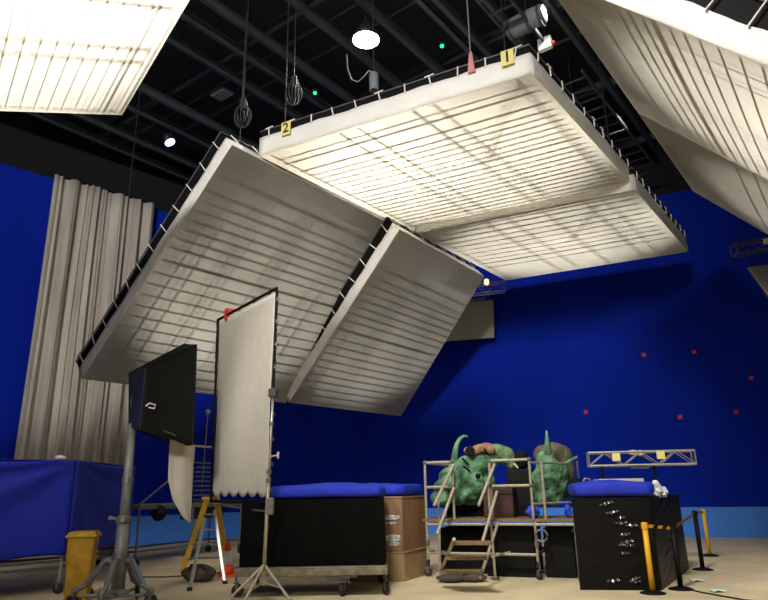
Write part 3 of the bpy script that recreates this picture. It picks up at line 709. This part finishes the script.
MB().ball(ql.lerp(mid_, .35) + Z * (dz - .2), (.2, .1, .16), 12, jit=.2).build('cable_bundle', M['black'], ap, smooth=True)
# tower of rungs
ra_, rb_ = D(163, 445, q1.y + .7), D(216, 448, q2.y + .5)
zt = ra_.z; xa = mid_.lerp(ql, .35); xb = mid_.lerp(qr, .5)
MB().tube(V((xa.x, xa.y, zt)), V((xb.x, xb.y, zt)), .026).build('guard_rail', M['galv'], ap)
for c in (xa.lerp(xb, .32), xb): MB().tube(c + Z * dz, V((c.x, c.y, zt)), .026).build('upright', M['galv'], ap)
u0 = xa.lerp(xb, .36)
for i in range(9):
    z = dz + .08 + i * .115; MB().box(u0.lerp(xb, .5) + Z * z, ((xb - u0).length, .1, .03), (pd, pn, Z)).build('rung', M['steel_dull'], ap)
tb0 = xa.lerp(xb, .16)
MB().box(tb0 + Z * (dz + .92), (.55, .25, .05), (pd, pn, Z)).build('tool_tray', M['black'], ap)
MB().tube(ql + Z * (dz + .02), tb0 + Z * (dz + .9), .022).build('brace', M['steel_dull'], ap)
MB().tube(tb0 + pd * .1 + Z * dz, tb0 + pd * .1 + Z * (dz + .9), .022).build('upright', M['steel_dull'], ap)
mp = D(208, 412, q2.y + .2); fo_ = V((mp.x - .05, mp.y, dz))
MB().tube(fo_, mp, .018).build('mast', M['steel_dull'], ap); MB().ball(mp, .085, 14).build('mast_knob', M['duct'], ap, smooth=True)

# ------------------------------------------------------------------ black draped block on a flat trolley
c1, c2 = G(236, 598), G(386, 598.5); c1.z = c2.z = 0
c1.y = c2.y = 10.98; c1.x = -2.40; c2.x = -.05
td = V((1, 0, 0)); tn = V((0, 1, 0)); TLn = (c2 - c1).length
zb = D(386, 567, c2.y + .1).z + .06; ztop = 1.47
tl = thing('flat_trolley', (c1 + c2) / 2 + tn * .75, 'flat steel trolley on casters beneath the black draped block', 'trolley')
for k, s in ((0, .05), (.02, 1.35), (1, .05), (.98, 1.35), (.71, -.02)):
    caster(tl, c1 + td * (TLn * k) + tn * s, .1, zb - .08, k * 2 + s)
tc_ = c1 + td * (TLn / 2) + tn * .7
MB().box(tc_ + Z * (zb - .045), (TLn + .04, 1.6, .05), (td, tn, Z)).build('deck', M['plate'], tl, bevel=.01)
for s in (-.79, .79): MB().box(tc_ + tn * s + Z * (zb - .10), (TLn + .06, .05, .10), (td, tn, Z)).build('side_rail', M['plate'], tl, bevel=.008)
for s in (-1, 1): MB().box(tc_ + td * (s * (TLn / 2 + .01)) + Z * (zb - .10), (.05, 1.5, .13), (td, tn, Z)).build('end_rail', M['plate'], tl, bevel=.008)
MB().box(tc_ - tn * .75 + td * (TLn * .2) + Z * (zb - .17), (.5, .05, .04), (td, tn, Z)).build('handle', M['steel_dull'], tl)
bw = TLn - .02; bc_ = tc_ - Z * 0
def blk(u, v):
    k = u * 4; i = int(min(k, 3.9999)); f = k - i
    C_ = [bc_ - td * bw / 2 - tn * .68, bc_ + td * bw / 2 - tn * .68, bc_ + td * bw / 2 + tn * .68, bc_ - td * bw / 2 + tn * .68]
    p = C_[i].lerp(C_[(i + 1) % 4], f); out = (p - bc_); out.normalize()
    w = .014 * math.sin(u * 150) * v + .012 * math.sin(u * 61 + 1) * v
    return p + out * w * min(1, 6 * min(f, 1 - f)) + Z * (ztop + (zb - .005 - ztop) * v)
bb = MB().grid(blk, 240, 10)
bb.add([bc_ - td * bw / 2 - tn * .68 + Z * ztop, bc_ + td * bw / 2 - tn * .68 + Z * ztop, bc_ + td * bw / 2 + tn * .68 + Z * ztop, bc_ - td * bw / 2 + tn * .68 + Z * ztop], [(0, 1, 2, 3)])
bb.add([bc_ - td * bw / 2 - tn * .68 + Z * (zb - .015), bc_ + td * bw / 2 - tn * .68 + Z * (zb - .015), bc_ + td * bw / 2 + tn * .68 + Z * (zb - .015), bc_ - td * bw / 2 + tn * .68 + Z * (zb - .015)], [(0, 3, 2, 1)])
bo = bb.build('draped_crate', M['blackdrape'], loc=bc_ + Z * zb, smooth=False); tag(bo, 'wide black draped block standing on the flat trolley', 'crate')
def pad(c, sx, sy, h, dx, dy, nu=48, nv=20, seed=0, sagx=.02):
    """a soft rectangular pad with rounded, slightly uneven edges"""
    mb = MB()
    def fn(u, v):
        a = 2 * PI * u; ca, sa = math.cos(a), math.sin(a)
        def pw(x, e): return math.copysign(abs(x) ** e, x)
        th = PI * (v - .5); cv, sv = math.cos(th), math.sin(th)
        x, y, z = pw(cv, .3) * pw(ca, .18), pw(cv, .3) * pw(sa, .18), pw(sv, .55)
        wob = 1 + .02 * math.sin(a * 5 + seed) * cv
        zz = z * h / 2 + sagx * math.sin(x * 4 + seed) * (1 if sv > 0 else .3)
        return c + dx * (x * sx / 2 * wob) + dy * (y * sy / 2 * wob) + Z * zz
    return mb.grid(fn, nu, nv)
pc = bc_ + Z * (ztop + .125) + td * .21
o = pad(pc, TLn - .40, 1.46, .24, td, tn, 80, seed=1).build('foam_cover', M['bluefoam'], loc=pc - Z * .12, smooth=True); tag(o, 'long bright blue padded cover lying on the black draped block', 'cover')

# ------------------------------------------------------------------ two board boxes
k0 = G(405, 581.5); k0.z = 0; lx = V((-.98, .02, 0)).normalized(); rx = V((.44, .90, 0)).normalized()
def board_box(z0, z1, mt_, label, sh=0, w=1.0, dd=1.15):
    o0 = k0 + lx * sh; t = thing('packing_case', o0 + lx * w / 2 + rx * dd / 2 + Z * z0, label, 'box', 'stacked board cases')
    pts = [o0, o0 + rx * dd, o0 + rx * dd + lx * w, o0 + lx * w]
    MB().prism([p + Z * (z0 + .002) for p in pts], Z * (z1 - z0 - .03)).build('body', M[mt_], t, bevel=.012)
    MB().prism([p + Z * (z1 - .03) for p in [o0 - lx * .015 - rx * .015, o0 + rx * (dd + .015) - lx * .015, o0 + rx * (dd + .015) + lx * (w + .015), o0 + lx * (w + .015) - rx * .015]], Z * .03).build('lid', M[mt_], t, bevel=.008)
    return t, o0
zm = D(404, 551.5, k0.y).z
board_box(0, zm, 'boardlow', 'plain tan board case on the floor, lower of the two stacked cases')
t, o0 = board_box(zm, 1.47, 'board', 'brown film-wrapped board case resting on the plain tan case', sh=.02)
n_ = lx.cross(Z); n_ = n_ if n_.dot(CAM - o0) > 0 else -n_
for (uu, zz, w_, h_) in ((.20, 1.10, .30, .09), (.24, 1.0, .24, .05), (.2, .74, .32, .13), (.18, .64, .22, .07)):
    c = o0 + lx * uu + n_ * .008 + Z * zz
    MB().grid(lambda u, v, c=c, w_=w_, h_=h_: c + lx * ((u - .5) * w_) + Z * ((v - .5) * h_ * (1 - .5 * abs(u - .5))) + n_ * (.012 * math.sin(u * 17) * math.sin(PI * v)), 16, 6).build('film_crease', M['clear'], t, smooth=True, solid=.003)

pc = k0 + lx * .50 + rx * .55 + Z * (1.473 + .12)
o = pad(pc, .96, 1.05, .23, -lx, rx, 64, seed=3).build('foam_cover', M['bluefoam'], loc=pc - Z * .11, smooth=True); tag(o, 'blue padded cover lying on top of the brown film-wrapped board case', 'cover')

# ------------------------------------------------------------------ scaffold platform with steps
fL, fR = G(428.5, 576.5), G(539.5, 580); fL.z = fR.z = 0
sxd = (fR - fL).normalized(); syd = V((-sxd.y, sxd.x, 0)); SW = (fR - fL).length; SD = 1.5
dk = 1.03; gr = 2.10
sf_ = thing('scaffold_platform', (fL + fR) / 2 + syd * SD / 2, 'rolling tube scaffold platform with steps and guard rails carrying green props', 'scaffold')
def SP(x, y, z): return fL + sxd * x + syd * y + Z * z
def T(a, b, nm, r=.026, mt_='galv'): return MB().tube(SP(*a), SP(*b), r, 10).build(nm, M[mt_], sf_)
# deck boards, then posts
ext = .72
MB().box(SP(SW / 2 + ext / 2 - .03, SD / 2, dk - .02), (SW + ext + .1, SD, .05), (sxd, syd, Z)).build('deck', M['ply'], sf_, bevel=.006)
for x, y in ((0, 0), (SW, 0), (0, SD), (SW, SD)):
    T((x, y, .2), (x, y, dk - .04), 'post'); caster(sf_, SP(x, y, 0), .075, .3, x)
    MB().path([SP(x, y, .55), SP(x, y, .65)], .045, 10).build('coupler', M['steel_dull'], sf_)
    MB().path([SP(x, y, .2), SP(x, y, .3)], .04, 10).build('coupler', M['rubber'], sf_)
for y in (0, SD):
    T((0, y, dk - .09), (SW + ext, y, dk - .09), 'ledger'); T((0, y, .42), (SW, y, .42), 'ledger')
for x in (0, SW): T((x, 0, .42), (x, SD, .42), 'transom'); T((x, 0, dk - .09), (x, SD, dk - .09), 'transom')
T((SW + ext, SD, .0), (SW + ext, SD, gr), 'post', .024, 'steel_dull'); T((SW + ext - .02, .0, 0), (SW + ext - .02, 0, dk), 'post', .024, 'steel_dull')
T((SW, SD * .5, .1), (SW + ext, .3, dk - .1), 'brace', .024, 'steel_dull')
# guard rails: left bay, middle-right bay, right extension
xa_, xb_ = 0, .56; xc, xd = 1.30, SW - .02
for x, y in ((xa_, 0), (xb_, 0), (xc, 0), (xd, 0), (xa_, SD), (xd, SD), (xd + .22, 0.02)): T((x, y, dk), (x, y, gr if x != xd + .22 else gr - .05), 'guard_post')
for z in (gr, gr - .47):
    T((xa_, 0, z), (xb_, 0, z), 'guard_rail'); T((xc, 0, z), (xd, 0, z), 'guard_rail'); T((xa_, 0, z), (xa_, SD, z), 'guard_rail'); T((xa_, SD, z), (xd, SD, z), 'guard_rail', .022, 'steel_dull')
T((xd, 0, gr - .06), (xd + .68, .25, gr - .08), 'guard_rail', .024, 'steel_dull'); T((xd + .62, .23, gr - .09), (xd + .86, .3, gr + .03), 'guard_rail', .028, 'green')
T((xd, 0, gr - .80), (xd + .72, .2, gr - .78), 'guard_rail', .022, 'steel_dull')
for x, y, z in ((xa_, 0, gr), (xb_, 0, gr), (xc, 0, gr), (xd, 0, gr), (xc, 0, gr - .47), (xb_, 0, gr - .47), (xd, 0, gr - .47)): MB().ball(SP(x, y, z), .045, 10).build('coupler', M['steel_dull'], sf_)
# steps: four treads falling toward the camera
def px2(x, y, z): 
    p = G(x, y, z); return p
trd = [((452, 491), 542, .80), ((446, 487), 557, .55), ((439.5, 482), 571, .29)]
for (x0, x1), y, z in trd:
    a_, b_ = G(x0, y, z), G(x1, y, z); c = (a_ + b_) / 2; d = (b_ - a_).normalized(); nrm = V((-d.y, d.x, 0))
    MB().box(c + nrm * .1 - Z * .02, ((b_ - a_).length, .25, .05), (d, nrm, Z)).build('tread', M['ply'], sf_, bevel=.005)
tA, tB = G(498, 523, .98), G(480.5, 577.5, .22); MB().tube(tA, tB, .027, 10).build('stringer', M['galv'], sf_)
tA2, tB2 = G(454, 539, .85), G(441, 571, .26); MB().tube(tA2, tB2, .027, 10).build('stringer', M['galv'], sf_)
def hand(px, py, qx, qy, zp, zq): 
    a_, b_ = G(px, py, zp) if abs(zp - EYE) > .3 else None, None
hY0 = SP(xb_, 0, 0).y - .02; hY1 = hY0 - .75
def HR(x0, y0, x1, y1, Y0, Y1, nm='handrail', r=.03): return MB().tube(D(x0, y0, Y0), D(x1, y1, Y1), r, 10).build(nm, M['galv'], sf_)
HR(453.5, 465, 434, 506, hY0, hY0 - .45); HR(453.8, 488, 437, 534.5, hY0, hY0 - .6)
hX0 = SP(xc, 0, 0).y
HR(494.5, 464.5, 478.5, 505.5, hX0, hX0 - .45); HR(497, 491.5, 482.5, 542, hX0, hX0 - .6)
nl = G(440.5, 579); nr = G(495.5, 580)
MB().tube(V((nl.x, nl.y, .03)), D(438.5, 495, nl.y), .024, 10).build('newel', M['galv'], sf_); MB().tube(V((nr.x, nr.y, .03)), D(488, 487, nr.y), .024, 10).build('newel', M['galv'], sf_)
for p_ in (nl, nr): MB().box(V((p_.x, p_.y, .02)), (.14, .14, .04)).build('base_plate', M['steel_dull'], sf_)
e1_, e2_ = D(430, 548, nl.y + .3), D(447, 553, nl.y); MB().tube(e1_, e2_, .02).build('brace', M['galv'], sf_)
e1_, e2_ = D(491, 557, nr.y), D(536, 551, fR.y + .1); MB().tube(e1_, D(510, 552, (nr.y + fR.y) / 2 + .2), .02).build('brace', M['galv'], sf_)
MB().path([SP(SW + .1, -.02, dk - .28) + V((0, 0, .1 * math.sin(a_ * .5))) + sxd * .11 * math.cos(a_ * .5) for a_ in range(13)], .022, 8).build('clamp_ring', M['steel_dull'], sf_)
# sandbag under the steps
p = G(462, 583); c = V((p.x, p.y + .12, 0))
sbg = thing('sand_bag', c, 'flat brown sandbag lying at the foot of the scaffold steps', 'bag')
MB().ball(c + V((-.18, 0, .07)), (.26, .18, .075), 18, jit=.08).ball(c + V((.2, .02, .07)), (.26, .18, .075), 18, jit=.08).build('body', M['brownbag'], sbg, smooth=True)
MB().path([c + V((-.1, -.03, .12)), c + V((0, -.06, .17)), c + V((.1, -.03, .12))], .018, 6).build('handle', M['dark'], sbg)
# things under and on the deck
def caseblock(c, size, mt_, name, label, cat):
    t = thing(name, c, label, cat); MB().box(c + Z * size[2] / 2, size, (sxd, syd, Z)).build('body', M[mt_], t, bevel=.015)
    MB().box(c + Z * (size[2] * .78), (size[0] + .01, size[1] + .01, .025), (sxd, syd, Z)).build('lid_seam', M['black'], t); return t
caseblock(SP(1.53, .78, 0), (.92, 1.0, .88), 'black', 'dark_box', 'black box under the scaffold deck right of the steps', 'case')  # solid black boxes fill the space below the deck
caseblock(SP(2.43, .80, 0), (.54, .9, .86), 'black', 'dark_box', 'black box under the deck overhang next to the wrapped crate', 'case')
caseblock(SP(.53, .98, 0), (.90, .8, .84), 'dark', 'dark_box', 'dark box under the deck behind the scaffold steps', 'case')
caseblock(SP(.62, 1.32, dk + .006), (1.1, .28, .42), 'black', 'dark_box', 'low black case at the back of the scaffold deck behind the left green prop', 'case')
caseblock(SP(1.68, 1.28, dk + .006), (.55, .36, .92), 'black', 'dark_box', 'upright black case at the back of the scaffold deck right of the red-brown one', 'case')
caseblock(SP(1.3, .83, dk + .006), (.6, .45, .56), 'redbrown', 'dark_box', 'red-brown case standing on the scaffold deck between the green props', 'case')
def organic(o, vox=.035, sm=3):
    q = o.modifiers.new('remesh', 'REMESH'); q.mode = 'VOXEL'; q.voxel_size = vox; q.use_smooth_shade = True
    q2 = o.modifiers.new('smooth', 'SMOOTH'); q2.iterations = sm; q2.factor = .5
    return o
def deckpt(x, y, Y): return D(x, y, Y)
YC = SP(.7, .75, 0).y
# left creature prop: heavy drooping head, arched neck and pale hump
cb = D(470, 505, YC); cr_ = thing('creature_prop', V((cb.x, cb.y, dk)), 'green lumpy creature prop with tan hide patch lying over the left of the scaffold', 'prop', 'green creature props on the scaffold')
mb = MB()
for (x, y, Y, r) in ((440, 498, -.35, (.20, .2, .17)), (446, 489, -.3, (.26, .24, .22)), (452, 480, -.2, (.28, .26, .27)), (461, 474, -.1, (.30, .28, .28)), (470, 468, 0, (.30, .28, .27)), (480, 463, .05, (.28, .28, .24)),
                     (477, 484, -.2, (.17, .16, .2)), (490, 458, .1, (.24, .25, .2)), (449, 496, -.35, (.18, .18, .14)), (458, 494, -.1, (.25, .25, .22)), (470, 492, .1, (.3, .3, .26)), (484, 482, .2, (.25, .25, .25)), (465, 462, -.05, (.16, .16, .13)), (455, 467, -.1, (.12, .12, .14))):
    c = D(x, y, YC + Y); c.z = max(c.z, dk + r[2] * .9); mb.ball(c, r, 18, jit=.10)
organic(mb.build('body', M['green'], cr_, smooth=True), .04, 4)
mb = MB()
for (x, y, Y, r) in ((497, 452, .15, (.24, .22, .17)), (505, 455, .15, (.2, .2, .18)), (511, 462, .15, (.13, .15, .16)), (489, 451, .1, (.15, .15, .12))): mb.ball(D(x, y, YC + Y), r, 18, jit=.08)
organic(mb.build('hump', M['palegreen'], cr_, smooth=True), .035, 3)
mb = MB()
for (x, y, Y, r) in ((480, 449, -.1, (.17, .16, .10)), (486, 447, -.08, (.15, .16, .09)), (474, 451, -.12, (.12, .12, .10)), (467, 450.5, -.18, (.08, .08, .07)), (490, 450, -.15, (.12, .12, .10))): mb.ball(D(x, y, YC + Y), r, 16, jit=.12)
organic(mb.build('hide_patch', M['tan'], cr_, smooth=True), .03, 2)
mb = MB(); c = D(470, 451, YC - .30); mb.lathe(c, [(.02, .0), (.085, .01), (.10, .0), (.09, -.02)], 18, (V((1, 0, .1)).normalized(), V((0, .35, .93)), V((0, -.93, .35)))).build('mouth_hole', M['dark'], cr_, smooth=True)
c = D(478, 476, YC - .42); MB().ball(c, (.06, .03, .055), 12).build('eye_hole', M['dark'], cr_, smooth=True)
for (x0, y0, x1, y1) in ((462, 458, 469, 465), (484, 449, 488, 454), (463, 466, 470, 471)): MB().tube(D(x0, y0, YC - .34), D(x1, y1, YC - .36), .022, 8).build('groove', M['dark'], cr_)
MB().path([D(x, y, YC - .1) for x, y in ((454, 466), (454.5, 458), (455.5, 450), (457, 444), (460, 438.5), (464, 436), (468, 436.5))], lambda t: .06 * (1 - t) + .018, 10).build('tentacle', M['green'], cr_, smooth=True)
# right creature prop
YR = SP(SW + .1, .8, 0).y
cb = D(550, 507, YR); cr2 = thing('creature_prop', V((cb.x, cb.y, dk)), 'green hunched creature prop with a brown shell and upright spike at the scaffold right end', 'prop', 'green creature props on the scaffold')
mb = MB()
for (x, y, Y, r) in ((545, 492, -.1, (.24, .26, .26)), (546, 481, -.15, (.28, .26, .3)), (549, 470, -.15, (.27, .26, .25)), (546, 461, -.1, (.2, .2, .2)), (556, 485, 0, (.24, .24, .3)), (541, 500, -.2, (.14, .16, .14)), (552, 499, -.1, (.18, .18, .16)), (560, 473, -.05, (.17, .18, .2))):
    c = D(x, y, YR + Y); c.z = max(c.z, dk + r[2] * .9); mb.ball(c, r, 18, jit=.12)
organic(mb.build('body', M['green'], cr2, smooth=True), .04, 3)
mb = MB()
for (x, y, Y, r) in ((553, 453, .1, (.28, .25, .22)), (562, 458, .1, (.22, .22, .26)), (566, 470, .15, (.18, .2, .3)), (543, 455, .1, (.2, .2, .2)), (566, 484, .15, (.17, .2, .3))): mb.ball(D(x, y, YR + Y), r, 18, jit=.06)
organic(mb.build('shell', M['brown'], cr2, smooth=True), .04, 3)
MB().path([D(x, y, YR - .2) for x, y in ((547.5, 458), (547.3, 448), (547, 438), (546.5, 430.5))], lambda t: .065 * (1 - t) + .016, 10).build('spike', M['green'], cr2, smooth=True)
# dark bags and rags
c = SP(1.66, 1.28, dk + .926); o = thing('dark_bag', c, 'dark soft bag on top of the upright black case behind the guard rail', 'bag')
organic(MB().ball(c + Z * .17, (.24, .17, .18), 16, jit=.1).ball(c + Z * .27 + sxd * .05, (.16, .13, .12), 16, jit=.12).build('body', M['dark'], o, smooth=True), .03, 3)
c0 = c - syd * .19 + Z * .12 - sxd * .08; MB().tube(c0, c0 + sxd * .08 - Z * .1, .022, 8).build('strap', M['beigeboard'], o)
for (x, y, YY, lb) in ((533, 511, fR.y + .25, 'crumpled blue rag on the scaffold deck under the right green prop'), (568, 513, fR.y + .35, 'blue rag on the scaffold deck beside the black wrapped crate')):
    c = D(x, y, YY); c.z = dk + .12; o = MB().ball(c, (.13 if x < 550 else .06, .12, .115), 18, jit=.22).build('blue_rag', M['bluerag'], loc=V((c.x, c.y, dk)), smooth=True); tag(o, lb, 'rag', 'blue rags on the scaffold deck')

# ------------------------------------------------------------------ black wrapped crate
w0, w1, w2 = G(580, 590), G(662, 590.5), G(690, 569)
for q in (w0, w1, w2): q.z = 0
wd = (w1 - w0).normalized(); wn = V((-wd.y, wd.x, 0)); ww = (w1 - w0).length; wl_ = (w2 - w1)
wl_ = wl_.normalized(); wlen = (w2 - w1).length * .98
zc = 1.41
wc = (w0 + w1) / 2 + wl_ * wlen / 2
wr = thing('wrapped_crate', wc, 'tall crate wrapped in shiny black film behind the yellow barrier post', 'crate')
def wrap(u, v):
    k = u * 4; i = int(min(k, 3.9999)); f = k - i
    C_ = [w0, w1, w1 + wl_ * wlen, w0 + wl_ * wlen]; p = C_[i].lerp(C_[(i + 1) % 4], f); out = (p - wc).normalized()
    e = min(1, 8 * min(f, 1 - f))
    rk = .004 * math.sin(v * 60 + 3 * math.sin(u * 40)) * math.sin(u * 23 + v * 5) + .003 * math.sin(u * 90 + v * 31)
    return p + out * (rk * e - .02 * math.sin(PI * v)) + Z * (zc * (1 - v))
mb = MB().grid(wrap, 160, 50)
mb.add([w0 + Z * zc, w1 + Z * zc, w1 + wl_ * wlen + Z * zc, w0 + wl_ * wlen + Z * zc], [(0, 1, 2, 3)])
mb.build('film_wrap', M['wrapblack'], wr, smooth=True)
# creases in the film, coloured pale metallic in place of bright glints
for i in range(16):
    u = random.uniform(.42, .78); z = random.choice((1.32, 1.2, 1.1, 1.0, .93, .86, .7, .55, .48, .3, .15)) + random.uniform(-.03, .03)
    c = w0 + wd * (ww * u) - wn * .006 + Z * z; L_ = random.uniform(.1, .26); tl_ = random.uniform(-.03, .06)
    MB().grid(lambda a, b, c=c, L_=L_, tl_=tl_: c + wd * ((a - .5) * L_) + Z * (tl_ * (a - .5) + (b - .5) * .055 * math.sin(PI * a) * (.6 + .4 * math.sin(a * 19 + L_ * 50))) - wn * ((.05 * (1 - b)) * math.sin(PI * a) * (.7 + .3 * math.sin(a * 14))), 14, 6).build('film_crease', M['wrapglint'], wr, smooth=True)
pc = w0 + wd * (ww / 2 - .16) + wl_ * .62 + Z * (zc + .14)
o = pad(pc, ww + .04, 1.25, .27, wd, wn, 64, seed=2).build('foam_cover', M['bluefoam'], loc=pc - Z * .1, smooth=True); tag(o, 'short bright blue padded cover lying on the black wrapped crate', 'cover')
bq = w0 + wl_ * 1.75 + wd * .32 + Z * zc
t = thing('board_stack', bq, 'flat beige board lying behind the short blue cover on the wrapped crate', 'board')
MB().box(bq + wd * .06 + Z * .16, (.78, .8, .30), (wd, wn, Z)).build('board', M['beigeboard'], t, bevel=.01)
# clear plastic item
c = D(656, 488, w1.y + .7); c.z = zc
t = thing('plastic_bundle', c, 'crumpled clear plastic bundle on the wrapped crate beside the blue cover', 'bundle')
MB().ball(c + Z * .11, (.10, .1, .13), 14, jit=.25).ball(c + V((.12, .02, .07)), (.09, .09, .08), 12, jit=.3).build('film', M['clear'], t)
MB().lathe(c + Z * .2, [(.05, 0), (.05, .05), (.02, .07)], 12).build('cap', M['skirt'], t)
c = w0 + wl_ * 1.45 - wd * .12; cz = D(577, 478, c.y)
c = V((cz.x + .02, c.y, zc))
t = thing('equipment_bag', c, 'black equipment bag on the wrapped crate at the left end of the beige board', 'bag')
organic(MB().ball(c + Z * .13, (.26, .22, .15), 16, jit=.1).ball(c + Z * .24 + V((-.06, 0, 0)), (.16, .16, .11), 16, jit=.12).build('body', M['dark'], t, smooth=True), .03, 3)
MB().path([c + V(p_) for p_ in ((.0, -.16, .2), (.07, -.2, .33), (.15, -.2, .31), (.2, -.18, .16))], .018, 6).build('handle', M['palecable'], t, smooth=True)

# ------------------------------------------------------------------ barrier posts
def barrier(px, py, tx, ty, mt_, label):
    p = G(px, py); c = V((p.x, p.y, 0)); h = D(tx, ty, p.y).z
    t = thing('barrier_post', c, label, 'barrier post', 'belt barrier posts by the wrapped crate')
    MB().lathe(c, [(.19, 0), (.19, .015), (.12, .035), (.05, .05)], 28).build('base', M['black'], t, smooth=True)
    lean = D(tx, ty, p.y); tp = V((c.x, c.y, h))
    MB().tube(c + Z * .04, tp, .042, 16).build('post', M[mt_], t, smooth=True)
    MB().lathe(tp, [(.05, 0), (.052, .02), (.052, .09), (.035, .1)], 16).build('belt_head', M[mt_ if mt_ == 'yellow' else 'black'], t)
    return t, tp
bA, tA_ = barrier(653, 593.5, 643.5, 529, 'yellow', 'yellow barrier post standing directly in front of the wrapped crate')
bB, tB_ = barrier(681, 589.5, 670, 531, 'black', 'black barrier post against the side of the wrapped crate')
bC, tC_ = barrier(703, 570, 692.5, 516, 'black', 'black barrier post in the open floor right of the wrapped crate')
bD, tD_ = barrier(710, 556, 698, 514, 'yellow', 'yellow barrier post farthest back beside the blue wall')
def belt(a, b, parent, a0=0, b0=1):
    d = (b - a).normalized(); L = (b - a).length; n = max(4, int(L / .12))
    mb = MB()
    for i in range(n):
        p, q = a.lerp(b, i / n), a.lerp(b, (i + 1) / n); sh = d * .05
        mb.add([p + Z * .02, q + Z * .02, q + Z * .07 + sh, p + Z * .07 + sh], [(0, 1, 2, 3)], i % 2)
    mb.build('belt', [M['yellow'], M['black']], parent, solid=.004)
belt(tA_ + V((.05, 0, 0)), tB_ - V((.04, 0, 0)), bA); belt(tB_ + V((.04, .03, 0)), tC_ - V((.04, .05, 0)), bB); belt(tC_ + V((.03, .05, 0)), tD_ - V((.03, .05, 0)), bC)

# ------------------------------------------------------------------ floor litter and cables
for (x, y, lb) in ((697, 581.5, 'pale scrap of paper on the floor right of the black barrier posts'), (718, 592, 'pale scrap of paper nearest the lower right of the open floor')):
    p = G(x, y); o = MB().grid(lambda u, v: p + V(((u - .5) * .22, (v - .5) * .2 + .04 * u, .012 + .02 * abs(math.sin(u * 4 + v * 3)))), 8, 6).build('paper_scrap', M['paper'], loc=p, solid=.003); tag(o, lb, 'paper', 'paper scraps on the floor')
o = MB().path([G(x, y, .012) for x, y in ((683, 588), (700, 592), (722, 596), (745, 600), (790, 604))], .012, 6).build('floor_cable', M['cable'], loc=G(720, 596), smooth=True); tag(o, 'dark cable running across the open floor at the lower right', 'cable')
o = MB().path([G(x, y, .012) for x, y in ((130, 577), (165, 577), (215, 574), (228, 570), (242, 566))], .014, 6).build('floor_cable', M['cable'], loc=G(165, 577), smooth=True); tag(o, 'dark cable on the floor behind the kit bag', 'cable')
p0_ = G(330, 590)

# ------------------------------------------------------------------ other light on the stage
# added fill spots behind and above the camera, without fixtures
spot('fill_spot', (-6, -11, 11.5), (-3.5, 14, 10.5), 21000, 58, 1.0, 1.2, (1, .97, .93))
spot('fill_spot', (-1.5, 2.0, 12.4), (.3, 8.6, 0), 9000, 84, .7, 1.2, (1, .96, .9))
W = bpy.data.worlds.new('world'); scn.world = W; W.use_nodes = True
W.node_tree.nodes['Background'].inputs[0].default_value = (.6, .7, 1, 1); W.node_tree.nodes['Background'].inputs[1].default_value = .02

scn.view_settings.view_transform = 'Standard'; scn.view_settings.look = 'None'; scn.view_settings.gamma = 1; scn.view_settings.use_curve_mapping = False
scn.view_settings.exposure = 0.0
scn.cycles.use_denoising = True
scn.cycles.max_bounces = 6; scn.cycles.diffuse_bounces = 4; scn.cycles.transmission_bounces = 4
